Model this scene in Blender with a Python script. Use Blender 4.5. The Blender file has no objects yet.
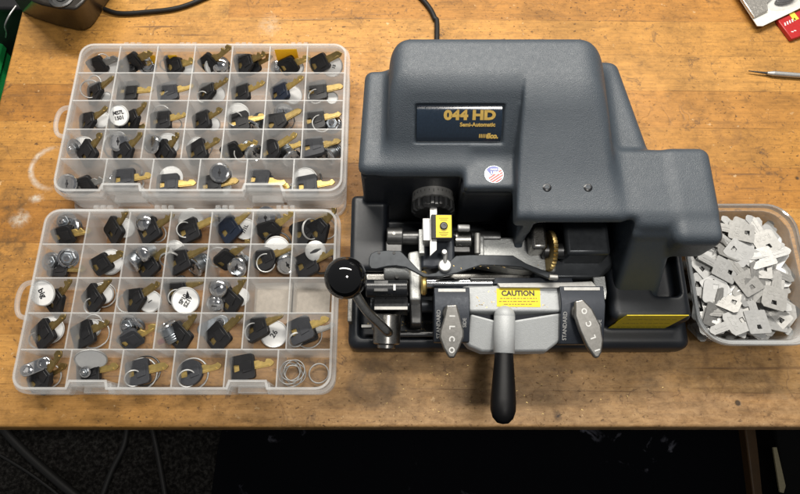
import bpy, math, random
import numpy as np
from mathutils import Vector, Matrix
random.seed(7)
CM = 0.01
scn = bpy.context.scene
COL = scn.collection
R = math.radians
# ------------------------------------------------------------------ camera frame (cm); used to turn measured positions into places
TH = R(70.5); SN = math.sin(TH); CS = math.cos(TH); F = 620.0; HC = 58.0; Y0 = -HC*CS/SN
def P(px, py, Z):
    u = (px-400)/F; v = (py-247)/F; d = (HC-Z)/(SN+v*CS)
    return Vector((d*u, Y0+d*(CS-v*SN), Z))
def PYp(px, py, Y):
    u = (px-400)/F; v = (py-247)/F; d = (Y-Y0)/(CS-v*SN)
    return Vector((d*u, Y, HC-d*(SN+v*CS)))

# ------------------------------------------------------------------ materials
class N:
    def __init__(s, name):
        s.m = bpy.data.materials.new(name); s.m.use_nodes = True
        s.t = s.m.node_tree; s.b = s.t.nodes['Principled BSDF']; s.out = s.t.nodes['Material Output']
    def n(s, typ, ins=None, **kw):
        x = s.t.nodes.new(typ)
        for k, v in kw.items(): setattr(x, k, v)
        for k, v in (ins or {}).items():
            if isinstance(v, tuple) and len(v) == 2 and hasattr(v[0], 'outputs'): s.t.links.new(v[0].outputs[v[1]], x.inputs[k])
            elif hasattr(v, 'outputs'): s.t.links.new(v.outputs[0], x.inputs[k])
            else: x.inputs[k].default_value = v
        return x
    def set(s, **kw):
        for k, v in kw.items():
            k = k.replace('_', ' ')
            if hasattr(v, 'outputs'): s.t.links.new(v.outputs[0], s.b.inputs[k])
            else: s.b.inputs[k].default_value = v
    def coord(s, loc=(0,0,0), rot=(0,0,0), scale=(1,1,1)):
        c = s.n('ShaderNodeTexCoord')
        return s.n('ShaderNodeMapping', {'Vector': (c, 'Object'), 'Location': loc, 'Rotation': rot, 'Scale': scale})
    def noise(s, vec, scale, detail=4, rough=.6, dist=0):
        return s.n('ShaderNodeTexNoise', {'Vector': vec, 'Scale': scale, 'Detail': detail, 'Roughness': rough, 'Distortion': dist})
    def ramp(s, fac, stops, interp='LINEAR'):
        r = s.n('ShaderNodeValToRGB', {'Fac': fac}); r.color_ramp.interpolation = interp
        e = r.color_ramp.elements
        while len(e) < len(stops): e.new(.5)
        for el, (p, c) in zip(e, stops):
            el.position = p; el.color = (c, c, c, 1) if isinstance(c, (int, float)) else (*c, 1)
        return r
    def math(s, op, a, b=0.0, clamp=False):
        return s.n('ShaderNodeMath', {0: a, 1: b}, operation=op, use_clamp=clamp)
    def mix(s, fac, a, b, mode='MIX'):
        x = s.t.nodes.new('ShaderNodeMix'); x.data_type = 'RGBA'; x.blend_type = mode
        for k, v in ((0, fac), (6, a), (7, b)):
            if hasattr(v, 'outputs'):
                o = v.outputs[2] if v.bl_idname == 'ShaderNodeMix' else v.outputs[0]
                s.t.links.new(o, x.inputs[k])
            else: x.inputs[k].default_value = v if not isinstance(v, tuple) else (*v, 1)
        return x
    def link(s, a, o, b, i): s.t.links.new(a.outputs[o], b.inputs[i])
    def bump(s, h, strength, dist):
        return s.n('ShaderNodeBump', {'Height': h, 'Strength': strength, 'Distance': dist})
def col(m, mixnode):
    m.t.links.new(mixnode.outputs[2] if mixnode.bl_idname == 'ShaderNodeMix' else mixnode.outputs[0], m.b.inputs['Base Color'])

def simple(name, c, rough=.5, metal=0, var=.25, vscale=300, bump=0, bscale=2500, bdist=.0002, spec=.5, rvar=.045):
    m = N(name); co = m.coord(); var *= .5
    n1 = m.noise(co, vscale, 3)
    f = m.ramp(n1, [(.3, 1-var), (.7, 1+var*.4)])
    cc = m.mix(1.0, tuple(c), f, 'MULTIPLY'); col(m, cc)
    rr = m.ramp(m.noise(co, vscale*1.7, 4), [(.3, max(.03, rough-rvar)), (.7, min(1, rough+rvar))])
    m.set(Roughness=rr, Metallic=metal, Specular_IOR_Level=spec)
    if bump:
        m.set(Normal=m.bump(m.noise(co, bscale, 2), bump, bdist))
    return m.m
MAT = {}
MAT['black'] = simple('black_plastic', (.013,.013,.0145), .42, spec=.42, bump=.25, bscale=3500)
MAT['black2'] = simple('satin_black', (.008,.009,.011), .3, bump=.1)
MAT['navy'] = simple('navy_plastic', (.010,.016,.032), .4)
MAT['grey'] = simple('grey_key_plastic', (.040,.042,.048), .5, spec=.35, bump=.25, bscale=3500)
MAT['base'] = simple('dark_base_plastic', (.010,.0125,.017), .42, bump=.3, bscale=1800)
MAT['blackgloss'] = simple('gloss_black', (.004,.004,.0045), .06, var=.05, rvar=.02, spec=.6)
MAT['handle'] = simple('handle_black', (.0025,.0025,.003), .5, var=0.02, rvar=.01, spec=.2)
MAT['brass'] = simple('bright_brass', (.82,.60,.22), .45, 1, var=.3)
MAT['bronze'] = simple('worn_brass', (.52,.38,.155), .42, 1, var=.4)
MAT['nickel'] = simple('nickel', (.46,.46,.45), .5, .7, var=.25, bump=.12, bscale=900)
MAT['nickel2'] = simple('dull_nickel', (.37,.365,.35), .5, .75, var=.3, bump=.15, bscale=700)
MAT['nickel3'] = simple('bright_nickel', (.54,.54,.53), .5, .65, var=.2)
MAT['chrome'] = simple('chrome', (.62,.62,.63), .14, 1, var=.2, rvar=.08)
MAT['zinc'] = simple('zinc_casting', (.34,.37,.40), .36, 1, var=.35)
MAT['steel'] = simple('turned_steel', (.33,.32,.30), .3, 1, var=.35, vscale=500)
MAT['darksteel'] = simple('dark_steel', (.10,.10,.10), .38, .8, var=.45, vscale=180)
MAT['cast'] = simple('cast_aluminium', (.46,.47,.46), .48, .55, var=.3, vscale=700, bump=.6, bscale=900, bdist=.0006)
MAT['paintgrey'] = simple('hammered_grey_paint', (.40,.415,.42), .5, .1, var=.12, vscale=400, bump=.5, bscale=1100, bdist=.0004)
MAT['armgrey'] = simple('blackened_plate', (.045,.05,.056), .36, .5, var=.3, vscale=120)
MAT['tag'] = simple('white_paper', (.80,.80,.79), .6, var=.07, rvar=.05)
MAT['liner'] = simple('beige_liner_paper', (.50,.45,.39), .7, var=.3, vscale=200)
MAT['ink'] = simple('ink', (.01,.01,.013), .6)
MAT['yellow'] = simple('yellow_label', (.80,.62,.015), .35, var=.05)
MAT['yellowdull'] = simple('yellow_label_dull', (.66,.52,.012), .45, var=.3)  # darker, more mottled yellow than the other labels
MAT['yellowpaper'] = simple('yellow_paper', (.85,.62,.06), .6)
MAT['red'] = simple('red_card', (.42,.02,.02), .35)
MAT['gold'] = simple('gold_print', (.60,.40,.10), .4, .2)
MAT['jaw'] = simple('black_oxide_jaw', (.025,.03,.04), .38, .3, bump=.3, bscale=1500)
MAT['engrave'] = simple('engraved_letters', (.38,.38,.37), .5)
MAT['alu'] = simple('wing_nut_alloy', (.30,.29,.27), .36, .9, var=.3, vscale=350, bump=.3, bscale=1600)
MAT['grip_white'] = simple('white_ivory', (.7,.7,.68), .5)
MAT['blue'] = simple('flag_blue', (.02,.04,.28), .3)
MAT['cable'] = simple('rubber_cable', (.012,.0115,.011), .55, spec=.3)
MAT['green'] = simple('green_plastic', (.02,.42,.10), .4)
MAT['floorgreen'] = simple('green_cord', (.02,.06,.05), .5)
MAT['brownboard'] = simple('stained_board', (.060,.029,.007), .55, var=.4, vscale=40)
MAT['caseblack'] = simple('black_case', (.004,.004,.004), .8, spec=.08)
MAT['trim'] = simple('pale_trim', (.22,.19,.11), .5)
MAT['bin'] = simple('filler_black', (.006,.006,.007), .55)  # black of the objects added to keep the left gap dark
MAT['devicebrown'] = simple('brown_black_plastic', (.018,.014,.010), .35, bump=.2, bscale=1500)
MAT['cardwhite'] = simple('white_card', (.68,.67,.62), .45)
MAT['foil'] = simple('foil', (.6,.57,.52), .3, .8, bump=.4, bscale=400, bdist=.0008)
MAT['bit'] = simple('red_bit', (.45,.02,.02), .4)

MAT['print'] = simple('faded_print', (.30,.20,.02), .6)
def yp_mat():
    m = N('thin_yellow_paper'); m.set(Base_Color=(.90,.66,.05,1), Roughness=.6)
    tl = m.n('ShaderNodeBsdfTranslucent', {'Color': (.95,.72,.08,1)})
    x = m.n('ShaderNodeMixShader', {0: .6}); m.link(m.b,0,x,1); m.link(tl,0,x,2); m.t.links.new(x.outputs[0], m.out.inputs['Surface']); return m.m
MAT['yellowthin'] = yp_mat()
def cover_mat():
    m = N('grey_textured_cover'); co = m.coord()
    big = m.noise(co, 14, 4); fine = m.noise(co, 1300, 2, .55); mid = m.noise(co, 260, 3)
    c = m.ramp(big, [(.3, (.043,.054,.067)), (.7, (.056,.068,.082))])
    dust = m.ramp(m.noise(co, 900, 5, .75), [(.60, 0.0), (.72, .35)])
    c2 = m.mix(dust, c, (.12,.135,.15)); col(m, c2)
    m.set(Roughness=m.ramp(mid, [(.3, .38), (.7, .5)]), Specular_IOR_Level=.48)
    h = m.math('ADD', fine, m.math('MULTIPLY', mid, .22))
    m.set(Normal=m.bump(h, .62, .0005))
    return m.m
MAT['cover'] = cover_mat()

def milky(name, fac, tint=(.90,.905,.90)):
    m = N(name); co = m.coord()
    n = m.noise(co, 60, 4)
    c = m.ramp(n, [(.3, tuple(t*.93 for t in tint)), (.7, tint)]); col(m, c)
    m.set(Roughness=.28, Specular_IOR_Level=.5)
    m.set(Normal=m.bump(m.noise(co, 500, 2), .08, .0004))
    tr = m.n('ShaderNodeBsdfTransparent', {'Color': (.97,.97,.97,1)})
    tl = m.n('ShaderNodeBsdfTranslucent', {'Color': (*tint, 1)})
    pm = m.n('ShaderNodeMixShader', {0: .35}); m.link(m.b, 0, pm, 1); m.link(tl, 0, pm, 2)
    lw = m.n('ShaderNodeLayerWeight', {'Blend': .35})
    f = m.math('ADD', m.math('MULTIPLY', (lw, 'Fresnel'), .16), m.math('MULTIPLY', m.ramp(n, [(.2, .8), (.8, 1.2)]), fac), True)
    mx = m.n('ShaderNodeMixShader', {0: f}); m.link(tr, 0, mx, 1); m.link(pm, 0, mx, 2)
    m.t.links.new(mx.outputs[0], m.out.inputs['Surface'])
    return m.m
MAT['milky'] = milky('milky_polypropylene', .165)
MAT['milkyfloor'] = milky('milky_floor', .05)
MAT['milkyedge'] = milky('milky_edge', .24)
MAT['clear'] = milky('clear_tub_plastic', .05, (.9,.92,.93))

def wood():
    m = N('butcher_block'); co = m.n('ShaderNodeTexCoord')
    def mp(rot=0, scale=(1,1,1), loc=(0,0,0)):
        return m.n('ShaderNodeMapping', {'Vector': (co, 'Object'), 'Rotation': (0,0,R(rot)), 'Scale': scale, 'Location': loc})
    sep = m.n('ShaderNodeSeparateXYZ', {0: (co, 'Object')})
    # strips of maple running along the bench
    ys = m.math('DIVIDE', m.math('ADD', (sep, 'Y'), m.math('MULTIPLY', (sep, 'X'), .012)), .046)
    row = m.math('FLOOR', ys); fr = m.math('FRACT', ys)
    rw = m.n('ShaderNodeTexWhiteNoise', {'W': row}, noise_dimensions='1D')
    xs = m.math('ADD', m.math('DIVIDE', (sep, 'X'), .62), m.math('MULTIPLY', (rw, 'Value'), 9.0))
    cell = m.math('ADD', m.math('MULTIPLY', row, 17.3), m.math('FLOOR', xs))
    rc = m.n('ShaderNodeTexWhiteNoise', {'W': cell}, noise_dimensions='1D')
    base = m.ramp((rc, 'Value'), [(0, (.35,.152,.028)), (.35, (.45,.215,.045)), (.7, (.51,.258,.062)), (1, (.40,.178,.035))])
    off = m.n('ShaderNodeCombineXYZ', {'X': m.math('MULTIPLY', (rc, 'Value'), 3.0), 'Y': m.math('MULTIPLY', (rc, 'Value'), 7.0), 'Z': 0.0})
    gv = m.n('ShaderNodeVectorMath', {0: mp(0, (1.3,26,1)), 1: off}, operation='ADD')
    g1 = m.noise(gv, 6, 6, .62, .8)
    gr = m.ramp(g1, [(.28, .66), (.5, 1.0), (.75, 1.14)])
    c = m.mix(.75, base, gr, 'MULTIPLY')
    g2 = m.noise(mp(0, (6,150,1)), 7, 4, .6)
    c = m.mix(.55, c, m.ramp(g2, [(.3, .72), (.6, 1.08)]), 'MULTIPLY')
    # blotchy wear and grime
    bl = m.noise(mp(), 13, 8, .74, .5)
    c = m.mix(.75, c, m.ramp(bl, [(.3, .50), (.5, .93), (.68, 1.15)]), 'MULTIPLY')
    mot = m.noise(mp(0, (1,1.8,1)), 75, 5, .7, .3)
    c = m.mix(.65, c, m.ramp(mot, [(.3, .5), (.47, .97), (.68, 1.18)]), 'MULTIPLY')
    # worn greyish band along the front edge and around the machine
    edge = m.n('ShaderNodeMapRange', {'Value': m.math('ADD', (sep, 'Y'), m.math('MULTIPLY', m.math('SUBTRACT', bl, .5), .16)), 'From Min': -.02, 'From Max': -.15, 'To Min': 0.0, 'To Max': 1.0})
    xr = m.n('ShaderNodeMapRange', {'Value': m.math('ADD', (sep, 'X'), m.math('MULTIPLY', m.math('SUBTRACT', bl, .5), .3)), 'From Min': -.22, 'From Max': -.02, 'To Min': .25, 'To Max': 1.0})
    wearf = m.math('MULTIPLY', m.math('MULTIPLY', edge, xr), .62)
    grey = m.mix(m.ramp(mot, [(.35, 0.0), (.65, 1.0)]), (.155,.105,.06), (.36,.255,.15))
    c = m.mix(wearf, c, grey)
    # seams between strips
    sd = m.math('ABSOLUTE', m.math('SUBTRACT', fr, .5))
    seam = m.math('MULTIPLY', m.ramp(sd, [(.485, 0.0), (.5, 1.0)]), m.ramp(m.noise(mp(0,(3,1,1)), 9, 3), [(.42, 0.05), (.6, .75)]))
    c = m.mix(seam, c, (.10,.045,.015))
    # dark specks and dents
    sp = m.ramp(m.noise(mp(0, (1,1.3,1)), 210, 3, .55), [(.31, 1.0), (.375, 0.0)])
    clus = m.ramp(m.noise(mp(loc=(3,1,0)), 9, 3), [(.38, .25), (.58, 1.0)])
    spk = m.math('MULTIPLY', sp, clus)
    c = m.mix(m.math('MULTIPLY', spk, .85), c, (.07,.035,.015))
    sp2 = m.ramp(m.noise(mp(loc=(7,2,0)), 48, 5, .7, 1.2), [(.31, 1.0), (.38, 0.0)])
    c = m.mix(m.math('MULTIPLY', sp2, .6), c, (.09,.05,.025))
    vor = m.n('ShaderNodeTexVoronoi', {'Vector': mp(), 'Scale': 14.0, 'Randomness': 1.0})
    dot = m.ramp((vor, 'Distance'), [(.028, 1.0), (.045, 0.0)])
    c = m.mix(m.math('MULTIPLY', dot, m.ramp(clus, [(.2, 0.0), (.4, .9)])), c, (.03,.02,.012))
    # scratches: thin stretched noise at several angles
    sc = None
    for k, (rot, s, th) in enumerate(((12, 42, .262), (-24, 36, .258), (64, 40, .252), (-58, 34, .252), (88, 38, .255), (2, 50, .268), (40, 30, .25))):
        nn = m.noise(mp(rot, (.09, 3.2, 1), (k*3.1, k*1.7, 0)), s, 2, .5, .25)
        f = m.ramp(nn, [(th, 1.0), (th+.035, 0.0)])
        sc = f if sc is None else m.math('MAXIMUM', sc, f)
    scm = m.math('MULTIPLY', sc, m.ramp(m.noise(mp(loc=(2,5,0)), 13, 4), [(.4, .1), (.6, .85)]))
    c = m.mix(scm, c, (.15,.075,.03))
    # open pores: short dark flecks along the grain, and worn-in dirt
    po = m.ramp(m.noise(mp(0, (24,330,1), (1,6,0)), 3.2, 2, .5), [(.30, 1.0), (.37, 0.0)])
    c = m.mix(m.math('MULTIPLY', po, m.ramp(m.noise(mp(loc=(6,1,0)), 17, 4), [(.35, .12), (.65, .62)])), c, (.13,.06,.02))
    di = m.ramp(m.noise(mp(loc=(8,8,0)), 330, 4, .75), [(.38, 1.0), (.5, 0.0)])
    c = m.mix(m.math('MULTIPLY', di, m.ramp(m.noise(mp(loc=(5,3,0)), 14, 5, .65), [(.42, .04), (.62, .4)])), c, (.15,.07,.022))
    # fine curved crack-like marks
    vv = m.n('ShaderNodeVectorMath', {0: mp(), 1: m.n('ShaderNodeVectorMath', {0: (m.noise(mp(), 16, 3), 'Color'), 1: (.06,.06,0)}, operation='MULTIPLY')}, operation='ADD')
    ve = m.n('ShaderNodeTexVoronoi', {'Vector': vv, 'Scale': 26.0}, feature='DISTANCE_TO_EDGE')
    cr = m.math('MULTIPLY', m.ramp((ve, 'Distance'), [(.004, 1.0), (.016, 0.0)]), m.ramp(m.noise(mp(loc=(9,4,0)), 12, 4, .6), [(.52, 0.0), (.68, .5)]))
    c = m.mix(cr, c, (.13,.07,.03))
    # small clustered squiggles and nicks
    v2 = m.n('ShaderNodeVectorMath', {0: mp(loc=(2,2,0)), 1: m.n('ShaderNodeVectorMath', {0: (m.noise(mp(), 55, 4), 'Color'), 1: (.035,.035,0)}, operation='MULTIPLY')}, operation='ADD')
    w2 = m.n('ShaderNodeTexVoronoi', {'Vector': v2, 'Scale': 75.0}, feature='DISTANCE_TO_EDGE')
    k2 = m.math('MULTIPLY', m.ramp((w2, 'Distance'), [(.02, 1.0), (.06, 0.0)]), m.ramp(m.noise(mp(loc=(1,7,0)), 30, 5, .7), [(.56, 0.0), (.66, .85)]))
    c = m.mix(k2, c, (.12,.062,.026))
    # light chips
    lt = m.ramp(m.noise(mp(loc=(4,9,0)), 120, 4, .6), [(.66, 0.0), (.72, .7)])
    c = m.mix(m.math('MULTIPLY', lt, clus), c, (.62,.44,.24))
    # ring marks and dried pale smears
    def dist(p, w=.004, sc=60):
        q = m.n('ShaderNodeVectorMath', {0: (co, 'Object'), 1: (p[0]*CM, p[1]*CM, 0)}, operation='SUBTRACT')
        L = m.n('ShaderNodeVectorMath', {0: q}, operation='LENGTH')
        return m.math('ADD', (L, 'Value'), m.math('MULTIPLY', m.math('SUBTRACT', m.noise(mp(), sc, 4, .7), .5), w)), q
    def ring(p, r, w, colr, a, half=None):
        nonlocal c
        d, q = dist(p)
        f = m.ramp(m.math('ABSOLUTE', m.math('SUBTRACT', d, r*CM)), [(w*CM*.3, 1.0), (w*CM, 0.0)])
        f = m.math('MULTIPLY', f, m.ramp(m.noise(mp(loc=(r,w,0)), 70, 5, .7), [(.35, .15), (.6, a)]))
        if half is not None:
            s = m.n('ShaderNodeSeparateXYZ', {0: q})
            f = m.math('MULTIPLY', f, m.n('ShaderNodeMapRange', {'Value': (s, 'X'), 'From Min': half[1]*CM, 'From Max': half[0]*CM}))
        c = m.mix(f, c, colr)
    def blot(p, r, colr, a):
        nonlocal c
        d, q = dist(p, .022, 40)
        f = m.math('MULTIPLY', m.ramp(d, [(r*CM*.35, 1.0), (r*CM, 0.0)]), m.ramp(m.noise(mp(loc=(r,3,0)), 90, 5, .75), [(.4, .05), (.6, a)]))
        c = m.mix(f, c, colr)
    ring(P(54,168,0), 2.35, .30, (.55,.50,.43), .95, (-1.2, .6))
    blot(P(37,199,0), .75, (.58,.55,.47), .95); blot(P(20,219,0), 1.05, (.50,.46,.38), .9)
    blot(P(12,205,0), 2.4, (.10,.055,.02), .8); blot(P(12,245,0), 2.6, (.09,.05,.02), .75); blot(P(8,300,0), 3.0, (.12,.065,.02), .7)
    for rr in (1.0, 1.35, 1.75, 2.1): ring(P(372,383,0), rr, .06, (.10,.06,.03), .6)
    blot(P(372,383,0), 2.2, (.14,.09,.05), .3)
    for rr in (1.1, 1.6): ring(P(728,133,0), rr*.8, .07, (.13,.06,.02), .5)
    ring(P(742,360,0), 3.3, .07, (.12,.06,.025), .35); ring(P(735,382,0), 3.0, .07, (.12,.06,.025), .35)
    blot(P(270,25,0), 1.6, (.52,.44,.33), .5); blot(P(398,60,0), 1.2, (.55,.42,.22), .4)
    blot(P(640,64,0), .5, (.04,.025,.015), 1.0); blot(P(667,96,0), .45, (.06,.05,.03), .9); blot(P(557,415,0), .3, (.03,.02,.015), 1.0)
    col(m, c)
    m.set(Roughness=m.ramp(bl, [(.3, .62), (.7, .42)]), Specular_IOR_Level=.35)
    h = m.math('SUBTRACT', m.math('MULTIPLY', g2, .35), m.math('ADD', m.math('MULTIPLY', seam, .8), m.math('ADD', spk, m.math('ADD', scm, m.math('ADD', dot, cr)))))
    m.set(Normal=m.bump(h, .45, .0006))
    return m.m
MAT['wood'] = wood()

def carpet():
    m = N('speckled_carpet'); co = m.coord()
    v = m.noise(co, 130, 3, .7); w = m.noise(co, 9, 4)
    c = m.mix(.8, m.ramp(v, [(.36, (.004,.0037,.0033)), (.5, (.012,.011,.010)), (.68, (.036,.034,.031))]), m.ramp(w, [(.3, .55), (.7, 1.1)]), 'MULTIPLY')
    col(m, c); m.set(Roughness=.95, Specular_IOR_Level=.1, Normal=m.bump(v, .8, .004))
    return m.m
MAT['carpet'] = carpet()
def dustymat():
    m = N('dusty_black_vinyl'); co = m.coord()
    n = m.noise(co, 22, 5, .62, .5); f = m.ramp(n, [(.62, 0.0), (.70, .8)])
    s = m.math('MULTIPLY', f, m.ramp(m.noise(co, 5, 2), [(.45, 0.0), (.6, 1.0)]))
    col(m, m.mix(s, (.0025,.0028,.004), (.10,.10,.12))); m.set(Roughness=.85, Specular_IOR_Level=.05)
    return m.m
MAT['mat'] = dustymat()

# ------------------------------------------------------------------ mesh builder (coordinates in cm)
class MB:
    def __init__(s): s.v = []; s.f = []
    def add(s, vs, fs, M=None):
        o = len(s.v)
        for v in vs:
            v = Vector(v); s.v.append(M @ v if M is not None else v)
        s.f += [tuple(i+o for i in f) for f in fs]
        return s
    def box(s, x0,x1,y0,y1,z0,z1, M=None):
        vs = [(x,y,z) for z in (z0,z1) for y in (y0,y1) for x in (x0,x1)]
        return s.add(vs, [(0,2,3,1),(4,5,7,6),(0,1,5,4),(2,6,7,3),(0,4,6,2),(1,3,7,5)], M)
    def prism(s, poly, z0, z1, M=None, top=None):
        n = len(poly); t = top or poly
        vs = [(p[0],p[1],z0 if len(p)<3 else p[2]+z0) for p in poly]+[(p[0],p[1],z1 if len(p)<3 else p[2]+z1) for p in t]
        fs = [tuple(range(n-1,-1,-1)), tuple(range(n,2*n))]+[(i,(i+1)%n,n+(i+1)%n,n+i) for i in range(n)]
        return s.add(vs, fs, M)
    def ringprism(s, outer, inner, z0, z1, M=None):
        n = len(outer)
        vs = [(*p,z0) for p in outer]+[(*p,z0) for p in inner]+[(*p,z1) for p in outer]+[(*p,z1) for p in inner]
        fs = []
        for i in range(n):
            j = (i+1)%n
            fs += [(i,j,2*n+j,2*n+i),(n+j,n+i,3*n+i,3*n+j),(2*n+i,2*n+j,3*n+j,3*n+i),(j,i,n+i,n+j)]
        return s.add(vs, fs, M)
    def lathe(s, prof, M=None, n=32, fr=None):
        vs = []; fs = []; m = len(prof)
        for i in range(n):
            a = 2*math.pi*i/n
            for (r, z) in prof:
                rr = r if fr is None else r*fr(i, z)
                vs.append((rr*math.cos(a), rr*math.sin(a), z))
        for i in range(n):
            j = (i+1)%n
            for k in range(m-1): fs.append((i*m+k, j*m+k, j*m+k+1, i*m+k+1))
        if prof[0][0] > 1e-6: fs.append(tuple(i*m for i in range(n-1,-1,-1)))
        if prof[-1][0] > 1e-6: fs.append(tuple(i*m+m-1 for i in range(n)))
        return s.add(vs, fs, M)
    def cyl(s, p0, p1, r0, r1=None, n=28, ch=0):
        p0 = Vector(p0); p1 = Vector(p1); L = (p1-p0).length; r1 = r0 if r1 is None else r1
        M = Matrix.Translation(p0) @ (p1-p0).to_track_quat('Z','Y').to_matrix().to_4x4()
        pr = [(r0-ch,0),(r0,ch),(r1,L-ch),(r1-ch,L)] if ch else [(r0,0),(r1,L)]
        return s.lathe(pr, M, n)
    def tube(s, pts, r, n=12, rf=None):
        pts = [Vector(p) for p in pts]; k = len(pts); vs = []; fs = []
        up = Vector((0.13,0.2,1)).normalized()
        for i, p in enumerate(pts):
            t = (pts[min(i+1,k-1)]-pts[max(i-1,0)]).normalized()
            a = t.cross(up); a = a.normalized() if a.length > 1e-4 else Vector((1,0,0)); b = t.cross(a).normalized()
            rr = r*(rf(i/(k-1)) if rf else 1)
            for q in range(n):
                an = 2*math.pi*q/n; vs.append(p+a*rr*math.cos(an)+b*rr*math.sin(an))
        for i in range(k-1):
            for q in range(n):
                w = (q+1)%n; fs.append((i*n+q, i*n+w, (i+1)*n+w, (i+1)*n+q))
        fs.append(tuple(range(n))); fs.append(tuple(range((k-1)*n+n-1, (k-1)*n-1, -1)))
        return s.add(vs, fs)
    def torus(s, R0, r, M=None, n=36, m=8, coil=0, turns=1):
        vs = []; fs = []; N_ = int(n*turns)
        closed = coil == 0
        for i in range(N_ + (0 if closed else 1)):
            a = 2*math.pi*i/n
            for j in range(m):
                b = 2*math.pi*j/m; rr = R0+r*math.cos(b)
                vs.append((rr*math.cos(a), rr*math.sin(a), r*math.sin(b)+coil*i/n))
        for i in range(N_):
            i2 = (i+1)%N_ if closed else i+1
            for j in range(m): fs.append((i*m+j, i2*m+j, i2*m+(j+1)%m, i*m+(j+1)%m))
        if not closed: fs.append(tuple(range(m-1,-1,-1))); fs.append(tuple(N_*m+j for j in range(m)))
        return s.add(vs, fs, M)
    def sphere(s, c, r, n=40):
        pr = [(max(0.0, r*math.sin(math.pi*i/(n//2))) if 0 < i < n//2 else 0.0, -r*math.cos(math.pi*i/(n//2))) for i in range(n//2+1)]
        return s.lathe(pr, Matrix.Translation(Vector(c)), n)
    def build(s, name, mat, parent=None, bev=0, seg=2, smooth=35, loc=None):
        me = bpy.data.meshes.new(name)
        me.from_pydata([tuple(v*CM) for v in s.v], [], s.f)
        import bmesh
        b = bmesh.new(); b.from_mesh(me); bmesh.ops.remove_doubles(b, verts=b.verts, dist=1e-7)
        bmesh.ops.recalc_face_normals(b, faces=b.faces); b.to_mesh(me); b.free()
        me.materials.append(MAT[mat] if isinstance(mat, str) else mat)
        if smooth: me.shade_smooth(); me.set_sharp_from_angle(angle=R(smooth))
        o = bpy.data.objects.new(name, me); COL.objects.link(o)
        if parent is not None: o.parent = parent
        if loc is not None: o.location = Vector(loc)*CM
        if bev:
            md = o.modifiers.new('edge', 'BEVEL'); md.width = bev*CM; md.segments = seg; md.limit_method = 'ANGLE'; md.angle_limit = R(40)
            md.harden_normals = False
        return o
def tag(o, label=None, cat=None, group=None, kind=None):
    if label: o['label'] = label
    if cat: o['category'] = cat
    if group: o['group'] = group
    if kind: o['kind'] = kind
    return o
def empty(name, loc=(0,0,0)):
    o = bpy.data.objects.new(name, None); COL.objects.link(o); o.location = Vector(loc)*CM; o.empty_display_size = .01
    return o
_font = {}
def text_geo(t, size, bold=0.0, align='CENTER'):
    k = (t, size, bold, align)
    if k not in _font:
        cu = bpy.data.curves.new('lettering', 'FONT'); cu.body = t; cu.size = size; cu.align_x = align; cu.align_y = 'CENTER'
        cu.offset = bold; cu.extrude = .012; cu.resolution_u = 3
        o = bpy.data.objects.new('lettering', cu); COL.objects.link(o)
        bpy.context.view_layer.update()
        me = bpy.data.meshes.new_from_object(o.evaluated_get(bpy.context.evaluated_depsgraph_get()))
        _font[k] = ([v.co.copy() for v in me.vertices], [tuple(p.vertices) for p in me.polygons])
        bpy.data.objects.remove(o); bpy.data.curves.remove(cu); bpy.data.meshes.remove(me)
    return _font[k]
def addtext(mb, t, size, M, bold=0.0, align='CENTER', sx=1.0):
    vs, fs = text_geo(t, size, bold, align)
    return mb.add([(v.x*sx, v.y, v.z) for v in vs], fs, M)
def frame(o, x, y):                     # matrix with given origin, x direction and approximate y direction
    o = Vector(o); x = Vector(x).normalized(); y = Vector(y); z = x.cross(y).normalized(); y = z.cross(x)
    M = Matrix((( x.x,y.x,z.x,o.x),(x.y,y.y,z.y,o.y),(x.z,y.z,z.z,o.z),(0,0,0,1)))
    return M
def offset(poly, d):                    # inward offset of a counter-clockwise polygon
    out = []; n = len(poly)
    for i in range(n):
        p0 = Vector(poly[i-1]).to_2d(); p1 = Vector(poly[i]).to_2d(); p2 = Vector(poly[(i+1)%n]).to_2d()
        a = (p1-p0).normalized(); b = (p2-p1).normalized()
        na = Vector((-a.y,a.x)); nb = Vector((-b.y,b.x)); k = 1+na.dot(nb)
        q = p1+(na+nb)*(d/max(k,.3)); out.append((q.x,q.y))
    return out
def rrect(x0,x1,y0,y1,r,n=6):
    pts = []
    for cx,cy,a0 in ((x1-r,y0+r,-90),(x1-r,y1-r,0),(x0+r,y1-r,90),(x0+r,y0+r,180)):
        for i in range(n+1):
            a = R(a0+90*i/n); pts.append((cx+r*math.cos(a), cy+r*math.sin(a)))
    return pts
def smoothline(pts, k=8):               # Catmull-Rom
    pts = [Vector(p) for p in pts]; out = []
    for i in range(len(pts)-1):
        a = pts[max(i-1,0)]; b = pts[i]; c = pts[i+1]; d = pts[min(i+2,len(pts)-1)]
        for j in range(k):
            t = j/k
            out.append(.5*((2*b)+(c-a)*t+(2*a-5*b+4*c-d)*t*t+(3*b-a-3*c+d)*t**3))
    return out+[pts[-1]]

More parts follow.
